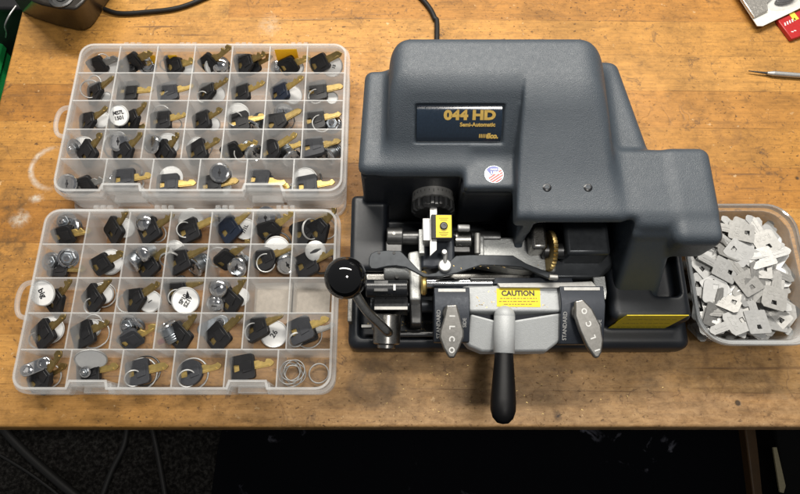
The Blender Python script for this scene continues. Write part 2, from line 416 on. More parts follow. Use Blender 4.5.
# ------------------------------------------------------------------ solids from distance fields (moulded plastic and castings)
def smin(a,b,k):
    h = np.maximum(k-np.abs(a-b),0)/k; return np.minimum(a,b)-h*h*k*.25
def smax(a,b,k): return -smin(-a,-b,k)
def rb(X,Y,Z,x0,x1,y0,y1,z0,z1,r):
    qx = np.abs(X-(x0+x1)/2)-(x1-x0)/2+r; qy = np.abs(Y-(y0+y1)/2)-(y1-y0)/2+r; qz = np.abs(Z-(z0+z1)/2)-(z1-z0)/2+r
    return np.sqrt(np.maximum(qx,0)**2+np.maximum(qy,0)**2+np.maximum(qz,0)**2)+np.minimum(np.maximum(qx,np.maximum(qy,qz)),0)-r
def pl(X,Y,Z,n,p):
    n = Vector(n).normalized(); return (X-p[0])*n.x+(Y-p[1])*n.y+(Z-p[2])*n.z
def sdf_obj(name, f, lo, hi, h, mat, parent):
    ax = [np.arange(lo[i], hi[i]+h, h, dtype=np.float32) for i in range(3)]
    X,Y,Z = np.meshgrid(*ax, indexing='ij', sparse=True)
    D = f(X,Y,Z).astype(np.float32); D = np.broadcast_to(D, [len(a) for a in ax])
    S = D < 0
    c = np.zeros([n-1 for n in S.shape], np.uint8)
    offs = [(i,j,k) for i in (0,1) for j in (0,1) for k in (0,1)]
    sl = lambda o: tuple(slice(o[q], S.shape[q]-1+o[q]) for q in range(3))
    for o in offs: c += S[sl(o)]
    act = (c > 0) & (c < 8); idx = -np.ones(c.shape, np.int64); I = np.argwhere(act); idx[act] = np.arange(len(I))
    pos = np.zeros((len(I),3)); cnt = np.zeros(len(I))
    for a in offs:
        for q in range(3):
            if a[q] == 0:
                b = list(a); b[q] = 1
                da = D[I[:,0]+a[0],I[:,1]+a[1],I[:,2]+a[2]]; db = D[I[:,0]+b[0],I[:,1]+b[1],I[:,2]+b[2]]
                mk = (da < 0) != (db < 0); t = np.where(mk, da/np.where(mk, da-db, 1), 0)
                p = np.tile(np.array(a, float), (len(I),1)); p[:,q] = t
                pos += p*mk[:,None]; cnt += mk
    V = (I+pos/cnt[:,None])*h+np.array(lo)
    faces = []
    for q in range(3):
        r, s_ = [(1,2),(2,0),(0,1)][q]
        a = [slice(None)]*3; b = [slice(None)]*3; a[q] = slice(0,-1); b[q] = slice(1,None)
        ch = S[tuple(a)] != S[tuple(b)]
        E_ = np.argwhere(ch); E_ = E_[(E_[:,r] > 0)&(E_[:,s_] > 0)&(E_[:,r] < S.shape[r]-1)&(E_[:,s_] < S.shape[s_]-1)]
        fl = S[tuple(E_.T)]
        def g(dr, ds):
            e = E_.copy(); e[:,r] -= dr; e[:,s_] -= ds; return idx[tuple(e.T)]
        qd = np.stack([g(1,1),g(0,1),g(0,0),g(1,0)],1); qd[~fl] = qd[~fl][:,::-1]
        faces.append(qd)
    Fq = np.concatenate(faces)
    me = bpy.data.meshes.new(name)
    me.vertices.add(len(V)); me.vertices.foreach_set('co', (V*CM).astype(np.float32).ravel())
    me.loops.add(len(Fq)*4); me.loops.foreach_set('vertex_index', Fq.astype(np.int32).ravel())
    me.polygons.add(len(Fq)); me.polygons.foreach_set('loop_start', np.arange(0,len(Fq)*4,4,dtype=np.int32))
    me.update(calc_edges=True); me.validate(); me.shade_smooth(); me.materials.append(MAT[mat])
    o = bpy.data.objects.new(name, me); COL.objects.link(o); o.parent = parent
    md = o.modifiers.new('relax', 'SMOOTH'); md.factor = .5; md.iterations = 4
    return o


# ------------------------------------------------------------------ setting and bench
FZ = -76.0
fl = MB().add([(-400,-300,FZ),(400,-300,FZ),(400,500,FZ),(-400,500,FZ)],[(0,1,2,3)]).build('floor','carpet',smooth=0); tag(fl, kind='structure')
bench = empty('workbench', (10,12,FZ)); tag(bench, 'scratched maple butcher block workbench carrying all the key making gear', 'workbench')
def part(mb, name, mat, root, **k):
    off = root.location/CM
    mb.v = [v-off for v in mb.v]
    return mb.build(name, mat, root, **k)
BX0 = -43.4; BF = -17.2
t = MB(); t.box(BX0, 75, BF, 48, -4.2, 0)
tt = t.build('tabletop','wood', None, bev=.25, seg=3); tt.parent = bench; tt.location = -bench.location
for x in (BX0+6, 66):
    for y in (BF+8, 42): part(MB().box(x,x+7,y,y+7,FZ+.05,-4.3), 'leg', 'brownboard', bench, bev=.3)

# ------------------------------------------------------------------ key cutting machine
mach = empty('key_cutting_machine', (11,0,0)); tag(mach, 'dark grey bench key cutting machine with black ball lever and silver carriage', 'key machine')
def mp_(mb, name, mat, parent=None, **k):
    o = mb.build(name, mat, parent or mach, **k)
    if parent is None: o.location = -mach.location
    return o
def f_base(X,Y,Z):
    foot = np.minimum(rb(X,Y,Z,-4.7,26.1,-10.6,3.0,.25,2.9,.85), rb(X,Y,Z,-3.2,18.8,-10,10.8,.25,2.9,.85))
    rec = rb(X,Y,Z,-3.7,17.6,-9.6,5,1.2,12,.45)
    d = smax(foot,-rec,.35)
    d = np.minimum(d, rb(X,Y,Z,-4.5,-1.15,-4.2,3.2,1,5.6,.5))
    d = smin(d, rb(X,Y,Z,-3.0,18.4,2.5,10.4,1,10.6,.3),.3); d = np.minimum(d, rb(X,Y,Z,-3.3,9.7,2.25,5,1,11.3,.35)); d = np.minimum(d, rb(X,Y,Z,5.1,9.85,.75,5,4.6,11.3,.3))
    d = smin(d, rb(X,Y,Z,18.2,25.2,-8.75,3.2,1,6.0,.75),.35)
    d = smax(d, -rb(X,Y,Z,21.9,24.4,-6.6,-2.0,4.4,9,.5),.3)
    return d
base = sdf_obj('base', f_base, (-5.2,-11,0), (27,12,11.8), .13, 'base', mach); base.location = -mach.location
SLK = .90; SLY = 8.15
def f_cover(X,Y,Z):
    top = pl(X,Y,Z,(0,-.015,1),(0,9,16.5)); back = pl(X,Y,Z,(0,1,.04),(0,12.25,16.5))
    lft = pl(X,Y,Z,(-1,.02,.06),(-.8,9,16.5)); rgt = pl(X,Y,Z,(1,0,.36),(16.1,9,16.5))
    k = 1.5
    slL = pl(X,Y,Z,(0,-SLK,1),(0,SLY,16.5)); slR = smin(pl(X,Y,Z,(0,-.53,1),(0,7.5,16.5)), pl(X,Y,Z,(0,-.06,1),(0,1.0,13.1)), 2.0)
    core = smax(smax(smax(top,back,.9),smax(lft,rgt,.5),1.7), 4-Z, .2)
    humpL = smax(smax(core, slL, .8), X-12.5, .3)
    coreR = smax(smax(smax(top,back,.9),rgt,1.7), np.maximum(4-Z, -2.25-Y), .3)
    humpR = smax(smax(coreR, slR, .8), 9.75-X-(16.5-Z)*.04-np.maximum(8-Y,0)*.045, .35)
    d = np.minimum(humpL, humpR)
    shL = rb(X+(Y-7)*-.045,Y,Z,-3.3,6,2.2,12.3,4,12.3,.8)
    shL = smax(shL, pl(X,Y,Z,(0,1,.05),(0,12.2,12)), .6)
    tab = smax(rb(X,Y,Z,5.2,10.6,.65,6,5.2,12.25,.45), pl(X,Y,Z,(0,-1,.05),(0,.65,12)),.3)
    shR = smax(rb(X,Y,Z,10,22,2.7,13.0,4,12.35,.6), pl(X,Y,Z,(1,.19,.0),(20.9,3.9,12.3)),1.1)
    plate = rb(X,Y,Z,10.2,24.9,-2.15,3.95,9.5,13.12,.6)
    lobe = smax(rb(X,Y,Z,21.4,25.5,-4.25,4.0,8.9,13.1,.9), pl(X,Y,Z,(1,0,-.12),(25.4,0,12)),.8)
    side = rb(X,Y,Z,18.5,21.6,-3.3,3.4,5.2,12,.5)
    leg = smax(smax(pl(X,Y,Z,(0,-1,.5),(0,-3.0,12.2)), pl(X,Y,Z,(0,1,-.45),(0,.2,11)),.4), smax(np.maximum(pl(X,Y,Z,(-1,0,-.02),(18.55,0,11)), pl(X,Y,Z,(1,0,.11),(22.1,0,11))), np.maximum(Z-13.0,4.2-Z),.7),.7)
    d = smin(d, shL, .9); d = smin(d, tab, .35); d = smin(d, shR, .9); d = smin(d, plate, .7); d = smin(d, lobe, .6); d = smin(d, side, .3); d = smin(d, leg, .3)
    cav = rb(X,Y,Z,10.75,18.5,-8,3.6,2,12.3,.35)
    d = smax(d, -cav, .25)
    d = smax(d, -rb(X,Y,Z,-9,9.95,-9,3.8,-2,11.35,.1), .2)
    # recess for the name plate on the sloping face
    n = Vector((0,-SLK,1)).normalized(); w = (Y-SLY)*n.y+(Z-16.5)*n.z
    yy = (Y-SLY)*n.z-(Z-16.5)*n.y          # distance along the slope (down is negative)
    SX0, SX1, SY0, SY1 = SIGN
    q = np.maximum(np.maximum(SX0-X, X-SX1), np.maximum(SY0-yy, yy-SY1)); q = np.maximum(q, -.28-w)
    d = np.maximum(d, -q)
    return d
# sign rectangle, in the sloping face's own plane
nS = Vector((0,-SLK,1)).normalized(); uS = Vector((0,nS.z,-nS.y))
def hit(px,py):                         # where a sight line meets the sloping face
    a = P(px,py,20); b = P(px,py,10); o = Vector((0,SLY,16.5)); tt_ = (o-a).dot(nS)/((b-a).dot(nS)); q = a+(b-a)*tt_
    return q.x, (q-o).dot(uS)
a_ = hit(415,104); b_ = hit(502.5,143.5)
SIGN = (min(a_[0],hit(415,143)[0]), b_[0], b_[1], a_[1])
cover = sdf_obj('cover', f_cover, (-4.4,-8.2,3.4), (26.8,13.9,17.2), .13, 'cover', mach); cover.location = -mach.location
# name plate with its lettering
SX0,SX1,SY0,SY1 = SIGN
Ms = frame(Vector((0,SLY,16.5))-nS*.24, (1,0,0), uS)
W_, H_ = SX1-SX0-.3, SY1-SY0-.25
pm = MB(); k_ = 14
prof = [(-H_/2+H_*i/k_, .02+.22*math.sin(math.pi*i/k_)**.5 if 0<i<k_ else .02) for i in range(k_+1)]
vs = [((sx), yy, zz) for sx in (-W_/2, W_/2) for yy,zz in prof]; nn = k_+1
pm.add(vs+[(-W_/2,-H_/2,-.1),(W_/2,-H_/2,-.1),(W_/2,H_/2,-.1),(-W_/2,H_/2,-.1)], [(i,nn+i,nn+i+1,i+1) for i in range(k_)]+[tuple([2*nn,2*nn+3]+list(range(k_,-1,-1))),tuple([2*nn+2,2*nn+1]+list(range(nn,2*nn))),(2*nn,2*nn+1,nn,0),(2*nn+3,2*nn+2,2*nn-1,k_)], Ms @ Matrix.Translation(((SX0+SX1)/2,(SY0+SY1)/2,0)))
MAT['plate'] = simple('glossy_name_plate', (.012,.022,.038), .16, var=.3, vscale=500, rvar=.06, spec=.8)
npl = mp_(pm, 'nameplate', 'plate', bev=.03)
def on_sign(x, y, z=.2): return Ms @ Matrix.Translation((SX0+.15+W_*x, SY0+.12+H_*y, z))
lt = MB()
addtext(lt, '044 HD', 1.02, on_sign(.62,.73,.235), bold=.055, sx=1.25)
addtext(lt, 'Semi-Automatic', .44, on_sign(.715,.48,.26), bold=.016)
addtext(lt, 'Ilco.', .56, on_sign(.90,.16,.20) @ Matrix(((1,.18,0,0),(0,1,0,0),(0,0,1,0),(0,0,0,1))), bold=.03)
for i in range(5): lt.box(-.05,.05,-.19,.19,0,.012, on_sign(.745+.021*i,.165,.20) @ Matrix.Scale(.8,4))
o = lt.build('lettering','gold', npl, smooth=0)
# cover screws
def on_cover(px,py):                    # the point of the cover met by a sight line
    for i in range(900):
        q = P(px,py,17-.01*i)
        if f_cover(np.array([[[q.x]]]),np.array([[[q.y]]]),np.array([[[q.z]]])).item() < 0: return q
    return q
for px,py in ((547,187),(588,187)):
    c = on_cover(px,py)+Vector((0,0,.06)); m = MB()
    m.lathe([(.42,-.5),(.42,.02),(.36,.16),(.25,.22),(.19,.22),(.19,.08),(0,.08)], Matrix.Translation(c-Vector((0,0,.22))), 24)
    mp_(m, 'screw', 'black2')
# round flag sticker
c = on_cover(494,174.5)+Vector((0,0,.015)); Mst = Matrix.Translation(c)
st = mp_(MB().prism([(.78*math.cos(2*math.pi*i/40),.78*math.sin(2*math.pi*i/40)) for i in range(40)],-.06,.02,Mst), 'round_sticker', 'zinc', smooth=30)
def seg_poly(ylo, yhi, rot, xl=-1, xr=1, r=.74):
    pts = []
    for i in range(60):
        a = 2*math.pi*i/60; x = r*math.cos(a); y = r*math.sin(a)
        pts.append((min(max(x,xl),xr), min(max(y,ylo),yhi)))
    M = Matrix.Rotation(R(rot),4,'Z'); out = []
    for p in pts:
        q = M @ Vector((*p,0))
        if not out or (Vector(out[-1])-q.to_2d()).length > 1e-4: out.append((q.x,q.y))
    return out
mp_(MB().prism(seg_poly(-.74,.06,35,-.62,.74),.02,.026,Mst),'sticker_white','grip_white',st,smooth=0)
m = MB()
for i in range(4): m.prism(seg_poly(-.72+.2*i, -.60+.2*i, 35,-.6,.74), .026,.032, Mst)
mp_(m,'sticker_stripes','red',st, smooth=0)
mp_(MB().prism(seg_poly(.05,.74,35,-.25,.75),.02,.032,Mst),'sticker_blue','blue',st,smooth=0)
m = MB(); addtext(m,'MADE IN',.2,Mst@Matrix.Translation((.12,.42,.045)),bold=.008); addtext(m,'USA',.4,Mst@Matrix.Translation((.1,.1,.045)),bold=.02)
mp_(m,'sticker_lettering','grip_white',st,smooth=0)

def pp(px,py,z,dx=0,dy=0): return P(px,py,z)+Vector((dx,dy,0))
def poly(pts,z): return [(P(x,y,z).x, P(x,y,z).y) for x,y in pts]
def ccw(p):
    a = sum(p[i-1][0]*p[i][1]-p[i][0]*p[i-1][1] for i in range(len(p)))
    return p if a > 0 else p[::-1]
# --- depth knob, tracer block, brackets
kc = P(433,202,8.0); kc.z = 7.6
My = Matrix.Translation(kc) @ Matrix.Rotation(R(90),4,'X')       # lathe axis along -Y
m = MB(); m.lathe([(1.5,-1.1),(1.82,-1.0),(1.86,-.1),(1.7,.0)], My, 64); kn = mp_(m,'depth_knob','nickel2')
m = MB(); m.lathe([(1.7,.02),(1.9,.05),(1.9,.75),(1.6,.95),(.6,.98)], My, 96, fr=lambda i,z: .93 if (i//3)%2 else 1.0); mp_(m,'knurled_rim','darksteel',kn,smooth=20)
m = MB()
for i in range(30):
    a = 2*math.pi*i/30; m.box(-.02,.02,1.862,1.872,.12,.12+(.3 if i%5==0 else .16), My @ Matrix.Rotation(a,4,'Z') @ Matrix.Translation((0,0,-.75)))
mp_(m,'graduations','ink',kn,smooth=0)
mp_(MB().cyl(kc+Vector((0,2.6,0)),kc+Vector((0,-2.4,0)),.55),'knob_spindle','darksteel')
tb = P(443,226,9.4)
Mt = Matrix.Translation(tb) @ Matrix.Rotation(R(12),4,'X')
m = MB().box(-.98,.78,-1.1,1.0,-1.6,0,Mt); mp_(m,'tracer_block','black',bev=.06)
yl = mp_(MB().box(-.60,.72,-.98,.92,.003,.03,Mt),'yellow_plate','yellow',bev=.02)
m = MB()
for i,(w,y) in enumerate(((.8,.66),(.62,.50),(.8,-.55),(.7,-.70),(.5,-.82))): m.box(.06-w/2,.06+w/2,y-.03,y+.03,.031,.036,Mt)
mp_(m,'plate_print','print',yl,smooth=0)
mp_(MB().lathe([(.33,0),(.33,.12),(.25,.2),(.15,.2),(.15,.1),(0,.1)],Mt@Matrix.Translation((.06,0,.03)),24),'plate_screw','darksteel',yl)
s0 = P(433.5,206,8.9); s1 = P(433.5,256,8.9)
w = .30
mp_(MB().prism(ccw([(s0.x-w,s0.y),(s0.x+w,s0.y),(s1.x+w-.02,s1.y+.55),(s1.x-w,s1.y)]),8.62,8.9),'tracer_blade','nickel',bev=.02)
a = P(426.5,229,9.0); mp_(MB().box(a.x-.32,a.x+.32,a.y-1.05,a.y+1.0,7.4,9.0),'clamp_plate','nickel',bev=.06)
a = P(421.5,240,8.0); mp_(MB().box(a.x-.22,a.x+.25,a.y-1.2,a.y+1.0,6.4,8.0),'side_plate','cast',bev=.05)
a = P(438,250,7.4); mp_(MB().box(a.x-1.5,a.x+1.45,a.y-1.6,a.y+2.2,4.0,7.3),'tracer_bracket','jaw',bev=.25,seg=3)
a = P(445,265,8.6); m = MB(); m.cyl((a.x,a.y,8.1),(a.x,a.y,8.6),.55,ch=.08); m.cyl((a.x,a.y+.1,8.4),(a.x+.05,a.y+1.0,8.9),.17); mp_(m,'thumb_screw','nickel')
a = P(445,252,9.0); mp_(MB().cyl((a.x-.05,a.y,8.7),(a.x-.05,a.y,9.1),.22,ch=.04),'thumb_screw_tip','nickel3')
# --- pivot shaft across the back
def xcyl(px0,px1,py,z,r,name,mat,ch=.05,parent=None):
    a = P(px0,py,z); b = P(px1,py,z); return mp_(MB().cyl(a,b,r,ch=ch),name,mat,parent)
xcyl(387,403,237,6.6,.86,'shaft_collar','darksteel',.1)
c0 = P(394,237,6.6); mp_(MB().cyl((c0.x,c0.y,7.3),(c0.x,c0.y,7.52),.14),'set_screw','steel')
mp_(MB().box(c0.x-.72,c0.x+.72,c0.y-1.5,c0.y-.5,5.3,6.9),'shaft_bearing','darksteel',bev=.1)
xcyl(401,500,238,6.4,.62,'pivot_shaft','darksteel')
xcyl(454,471,240,6.6,.82,'shaft_collar','steel',.1); a = P(462,248,6.6); mp_(MB().box(a.x-.75,a.x+.7,a.y-.5,a.y+.6,5.2,6.9),'shaft_bearing','darksteel',bev=.08)
a = P(464,228,8.0); mp_(MB().cyl((a.x-.55,a.y,8),(a.x+.5,a.y,8),.3,ch=.06),'stop_pin','nickel3')
a = P(477.5,233,8); b = P(477.5,254,7.7); mp_(MB().cyl(a,b,.26,ch=.06),'lock_pin','nickel2')
# --- silver carriage arm
pts = poly([(480,238),(486,237),(524,237),(546,254),(556,262),(556,272),(512,268),(480,262)],6.9)
mp_(MB().prism(ccw(pts),4.6,6.9),'swing_arm','cast',bev=.22,seg=3)
pts = poly([(478,236),(484,236),(484,262),(478,262)],7.2); mp_(MB().prism(ccw(pts),5,7.2),'arm_rib','cast',bev=.1)
# --- dark guard plate
gp = [(369,258),(371,253.5),(376,250.8),(388,250.3),(400,250.6),(403,253),(411,261.5),(420,270.8),(428,274),(436,272.5),(456,255.5),(470,254.7),(494,254.8),(513,255.2),(526,263),(541,269),(554,273.6),(557.5,275.5),(557,278.5),(549,278.5),(534,272),(522,267),(503,265.5),(481,265.2),(457,273),(442,276.5),(424,277),(414,271.5),(406,267.4),(396,265.8),(388,266.2),(376,269),(371,268.6),(368.6,265)]
gz = 8.25
mp_(MB().prism(ccw(poly(gp,gz)),gz-.28,gz),'guard_plate','armgrey',bev=.07,seg=2)
for px,py in ((379,252.6),(394,252.9)): a = P(px,py,gz); mp_(MB().cyl((a.x,a.y,gz-.05),(a.x,a.y,gz+.04),.13),'plate_rivet','black')
a = P(553,277,8.3); mp_(MB().cyl((a.x-.35,a.y,8.3),(a.x+.4,a.y-.05,8.3),.24,ch=.06),'guard_tip','nickel2')
# --- cutter wheel, guard, motor
cc = P(552,247,8.6); cc.z = 7.6
Mx = Matrix.Translation(cc) @ Matrix.Rotation(R(96),4,'Y')
m = MB(); m.lathe([(.5,-.2),(1.75,-.18),(1.8,0),(1.75,.18),(.5,.2)], Mx, 96, fr=lambda i,z: (1.0,.97,.93)[i%3]); mp_(m,'cutter_wheel','bronze')
mp_(MB().cyl(cc+Vector((-.6,0,0)),cc+Vector((4,0,0)),.65,ch=.1),'cutter_spindle','darksteel')
a = P(540,236,8.9); mp_(MB().box(a.x-.75,a.x+.62,a.y-1.1,a.y+1.6,6.4,8.9),'cutter_guard','steel',bev=.3,seg=3)
a = P(588,243,8.8); mp_(MB().box(a.x-1.9,a.x+1.9,a.y-1.0,a.y+3.6,5.6,8.8),'motor_housing','armgrey',bev=.35,seg=3)
pts = poly([(532,262),(610,250),(618,262),(600,279),(534,279)],6.3); mp_(MB().prism(ccw(pts),3.2,6.3),'motor_bed','armgrey',bev=.3,seg=3)
a = P(599.5,288,6.9); m = MB().prism(ccw(poly([(593,277),(605,276),(607,292),(606,299),(601,301),(596,296)],6.9)),6.5,6.9); mp_(m,'carriage_stop','cast',bev=.06)
a = P(500,270,5.0); mp_(MB().box(-3.2,17.4,-5.4,-4.2,2.0,5.2),'carriage_way','steel',bev=.3,seg=3)
mp_(MB().cyl((-2.6,-6.9,4.1),(18,-6.9,4.1),.75,n=36),'slide_shaft','armgrey')
# --- left end of the carriage: casting, bushes, blocks
pts = poly([(408,252),(419,250),(422,262),(421,285),(421,300),(410,300)],6.8); mp_(MB().prism(ccw(pts),3.8,6.8),'carriage_yoke','cast',bev=.22,seg=3)
xcyl(384,410,270,6.4,.85,'yoke_bush','cast',.1)
a = P(397,276,7.2); mp_(MB().cyl((a.x,a.y,6.6),(a.x,a.y,7.0),.16),'set_screw','steel')
xcyl(421,426.5,283,6.8,1.05,'brass_bush','brass',.12)
xcyl(426,492,283,6.9,.47,'slide_rod','chrome',.04)
xcyl(366,408,288.5,6.6,.78,'latch_bar','black2',.1)
a = P(381,286,7.3); m = MB().box(a.x-.62,a.x+.62,a.y-.5,a.y+.5,6.4,7.35); mp_(m,'latch_block','darksteel',bev=.05)
a = P(394.5,287,7.42); mp_(MB().box(a.x-.09,a.x+.09,a.y-.28,a.y+.24,7.2,7.42),'latch_slot','nickel3')
pts = poly([(374,297),(408,297),(408,310),(374,310)],6.2); mp_(MB().prism(ccw(pts),4.2,6.2),'lower_block','black2',bev=.05)
pts = poly([(374.5,306.5),(407.5,306.5),(407.5,309.5),(374.5,309.5)],6.26); mp_(MB().prism(ccw(pts),6.1,6.26),'ground_edge','nickel2')
pts = poly([(409,300),(422,300),(422,324),(411,324)],5.0); mp_(MB().prism(ccw(pts),2.6,5.0),'yoke_foot','darksteel',bev=.15)
a = P(350,306,4.3); mp_(MB().box(a.x-.2,a.x+.2,a.y-1.4,a.y+1.8,3.0,4.3),'latch_spring','steel',bev=.05)
a = P(367,326,2.6); mp_(MB().box(a.x-.5,a.x+.4,a.y-.12,a.y+.12,2.0,2.6),'spring_anchor','nickel2')
mp_(MB().cyl(P(398,334,3.1),P(600,333,3.1),.28),'front_rod','darksteel')
# --- lever: clamp, bent rod, ball
la = P(387.5,314,5.6); lb = P(386.5,344,5.0)
m = MB(); m.cyl(la,lb,1.17,n=40,ch=.1); m.cyl(lb,lb+(lb-la).normalized()*.35,.8,n=32,ch=.05); lev = mp_(m,'lever_clamp','steel')
ball = P(345.5,278,10.2)
rod = smoothline([P(389,333,5.9),P(387,331,6.9),P(380,324,7.5),P(366,310,8.6),ball+(P(366,310,8.6)-ball).normalized()*1.2],8)
mp_(MB().tube(rod,.39,20),'lever_rod','steel',lev)
mp_(MB().sphere(ball,1.72,64),'ball_knob','blackgloss',lev,smooth=60)
# --- carriage casting with handle
z = 7.2
m = MB().prism(ccw(poly([(461,291),(470,286.5),(497,285),(560,285),(597,284),(603,292),(603,303),(565,311.5),(470,311.5),(462,303)],z)),5.4,z)
car = mp_(m,'carriage','paintgrey',bev=.2,seg=3)
m = MB().prism(ccw(poly([(468,308),(566,308),(562,324),(470,324)],5.9)),4.6,5.9); mp_(m,'carriage_underside','navy',bev=.1)
def fan(p, za, zb, zl):   # sloping wing: back edge at height za, front edge at zb
    ys = [q[1] for q in p]; y0,y1 = min(ys), max(ys); out = []
    for x,y in p:
        zz = za+(zb-za)*(y-y0)/(y1-y0); w_ = P(x,y,zz); out.append((w_.x,w_.y,zz))
    if sum(out[i-1][0]*out[i][1]-out[i][0]*out[i-1][1] for i in range(len(out))) < 0: out = out[::-1]
    return MB().prism(out,-zl,0)
wing = fan([(470.5,313.5),(495,320),(514,320),(561,312.5),(563,330),(560,341),(547,351),(524,351.5),(482,351.5),(469,346),(462,338),(469,330)],7.0,5.6,1.5)
mp_(wing,'carriage_wing','paintgrey',bev=.2,seg=3)
h0 = P(504.5,316,7.0); h1 = P(504,353,6.5)
m = MB().cyl(h0,h1,.88,n=40,ch=.02); m.sphere(h0,.88,32); soc = mp_(m,'handle_socket','paintgrey',smooth=50)
he = P(503,415,7.4); ax = (he-h1); L = ax.length
Mh = Matrix.Translation(h1) @ ax.to_track_quat('Z','Y').to_matrix().to_4x4()
mp_(MB().lathe([(.72,-.1),(.76,.05),(.80,L*.15),(.93,L*.5),(1.02,L*.8),(1.0,L*.93),(.82,L*1.04),(.5,L*1.11),(0,L*1.14)],Mh,40),'handle_grip','handle',smooth=60)
xcyl(470,495,279,7.5,.1,'front_wire','darksteel')
pts = poly([(488,281),(496,277.5),(572,277.5),(574,284),(488,284)],7.3); mp_(MB().prism(ccw(pts),5.8,7.3),'rear_clamp_bar','jaw',bev=.06)
pts = poly([(497,283),(570,282),(592,281),(598,288),(500,287.5)],7.5); mp_(MB().prism(ccw(pts),6.9,7.5),'key_gauge','nickel2',bev=.05)
# caution label
pts = poly([(496.5,288.5),(540,288.5),(540.5,307),(497,306.5)],7.23); cl = mp_(MB().prism(ccw(pts),7.203,7.23),'caution_label','yellow',smooth=0)
a = P(518,293.5,7.235); m = MB(); addtext(m,'CAUTION',.62,Matrix.Translation(a),bold=.022)
mp_(m,'caution_lettering','ink',cl,smooth=0)
m = MB()
for y,w_ in ((298.3,3.1),(301.4,3.3),(304.2,2.5)):
    a = P(518.5,y,7.236); x = -w_/2
    while x < w_/2-.1:
        l = random.uniform(.12,.4); m.box(a.x+x,a.x+min(x+l,w_/2),a.y-.05,a.y+.05,7.231,7.236); x += l+.07
mp_(m,'caution_small_print','print',cl,smooth=0)
# jaws and wing nuts
def jaw(x0,x1,yb,yt,yf,zt,zf,mirror):
    A = [P(x0,yb,zt),P(x1,yb,zt)]; xa = A[0].x; xb = A[1].x; ya = A[0].y; ym = P(x0,yt,zt).y; yc = P(x0,yf,zf).y
    pr = [(ya,zt),(ya,4.6),(yc+.25,4.6),(yc,zf-.5),(yc,zf),(ym,zt)]
    n = len(pr); vs = [(x,y,z) for x in (xa,xb) for y,z in pr]
    fs = [tuple(range(n)), tuple(range(2*n-1,n-1,-1))]+[(i,n+i,n+(i+1)%n,(i+1)%n) for i in range(n)]
    j = mp_(MB().add(vs,fs),'jaw','jaw',bev=.07)
    # bright strip on the flat top
    mp_(MB().box(xa+.35,xb-.35,ya-.38,ya-.12,zt+.002,zt+.05),'jaw_strip','nickel2',j)
    M = frame((xa,ym,zt),(0,yc-ym,zf-zt),(1,0,0))     # x runs down the face, y runs across... lettering frame
    L_ = math.hypot(yc-ym,zf-zt)
    up = frame((xa,yc,zf),(0,ym-yc,zt-zf),(-1,0,0))
    m = MB(); addtext(m,'STANDARD',.47,up@Matrix.Translation((L_*.46,-.38,.01)),bold=.004); mp_(m,'jaw_lettering','engrave',j,smooth=0)
    m = MB(); addtext(m,'SIDE',.42,up@Matrix.Translation((L_*.5,-(xb-xa)+.42,.01)),bold=.004)
    mp_(m,'jaw_lettering','engrave',j,smooth=0)
    return j
jaw(434,469.5,287.5,303,342,7.9,6.3,1); jaw(559.5,603.5,286,304.5,344,7.9,6.3,1)
def wingnut(pts, zt, zb, yt, yb, hub, tdir, rotflip, tsize=.62):
    def lift(p):
        zz = zt+(zb-zt)*(p[1]-yt)/(yb-yt); return P(p[0],p[1],zz)
    out = [lift(p) for p in pts]
    if sum(out[i-1].x*out[i].y-out[i].x*out[i-1].y for i in range(len(out))) < 0: out = out[::-1]
    w = mp_(MB().prism([tuple(p) for p in out],-.5,0),'wing_nut','alu',bev=.13,seg=3)
    hp = P(hub[0],hub[1],7.0); mp_(MB().cyl(hp+Vector((0,.3,-1.2)),hp+Vector((0,-.35,1.0)),.95,.62,n=28,ch=.1),'wing_nut_hub','alu',w)
    a = lift(tdir[0]); b = lift(tdir[1]); M = frame(a,b-a,(b-a).cross(Vector((0,0,1)))*-1)
    z_ = (b-a).cross(Vector((0,0,1)))
    m = MB()
    for i,ch in enumerate('ILCO'):
        p = a+(b-a)*(i/3); ly = z_.cross(b-a); M = frame(p,(b-a),Vector((0,0,1)).cross(b-a)); addtext(m,ch,tsize,M@Matrix.Translation((0,0,.01)),bold=.02)
    mp_(m,'wing_nut_lettering','grip_white',w,smooth=0)
wingnut([(446.5,305),(457,304.5),(460,316),(464,331),(464,336.5),(459.5,348),(454.5,357.5),(449,357.5),(443.5,348),(439.5,337),(440,331),(444,317)],9.0,7.6,305,357,(450,312),((452,316),(451.5,350)),0)
wingnut([(575,301),(583,299),(592,308),(601,325),(603.5,340),(602,352),(599,357.5),(595,357.5),(587,346),(580,331),(575,316)],9.0,7.6,299,358,(576,311),((597.5,350),(584.5,311)),1)
# yellow warning strip on the right of the base
a = PYp(604,315,-8.77); b = PYp(671,333,-8.77)
lab = mp_(MB().box(18.7,23.8,-8.82,-8.755,b.z,a.z),'warning_label','yellowdull')
m = MB()
for k in range(4):
    zz = b.z+(a.z-b.z)*(.2+.2*k); x = 19.3
    while x < 23.4:
        l = random.uniform(.15,.5); m.box(x,x+l,-8.826,-8.82,zz-.04,zz+.04); x += l+.1
mp_(m,'warning_print','ink',lab,smooth=0)
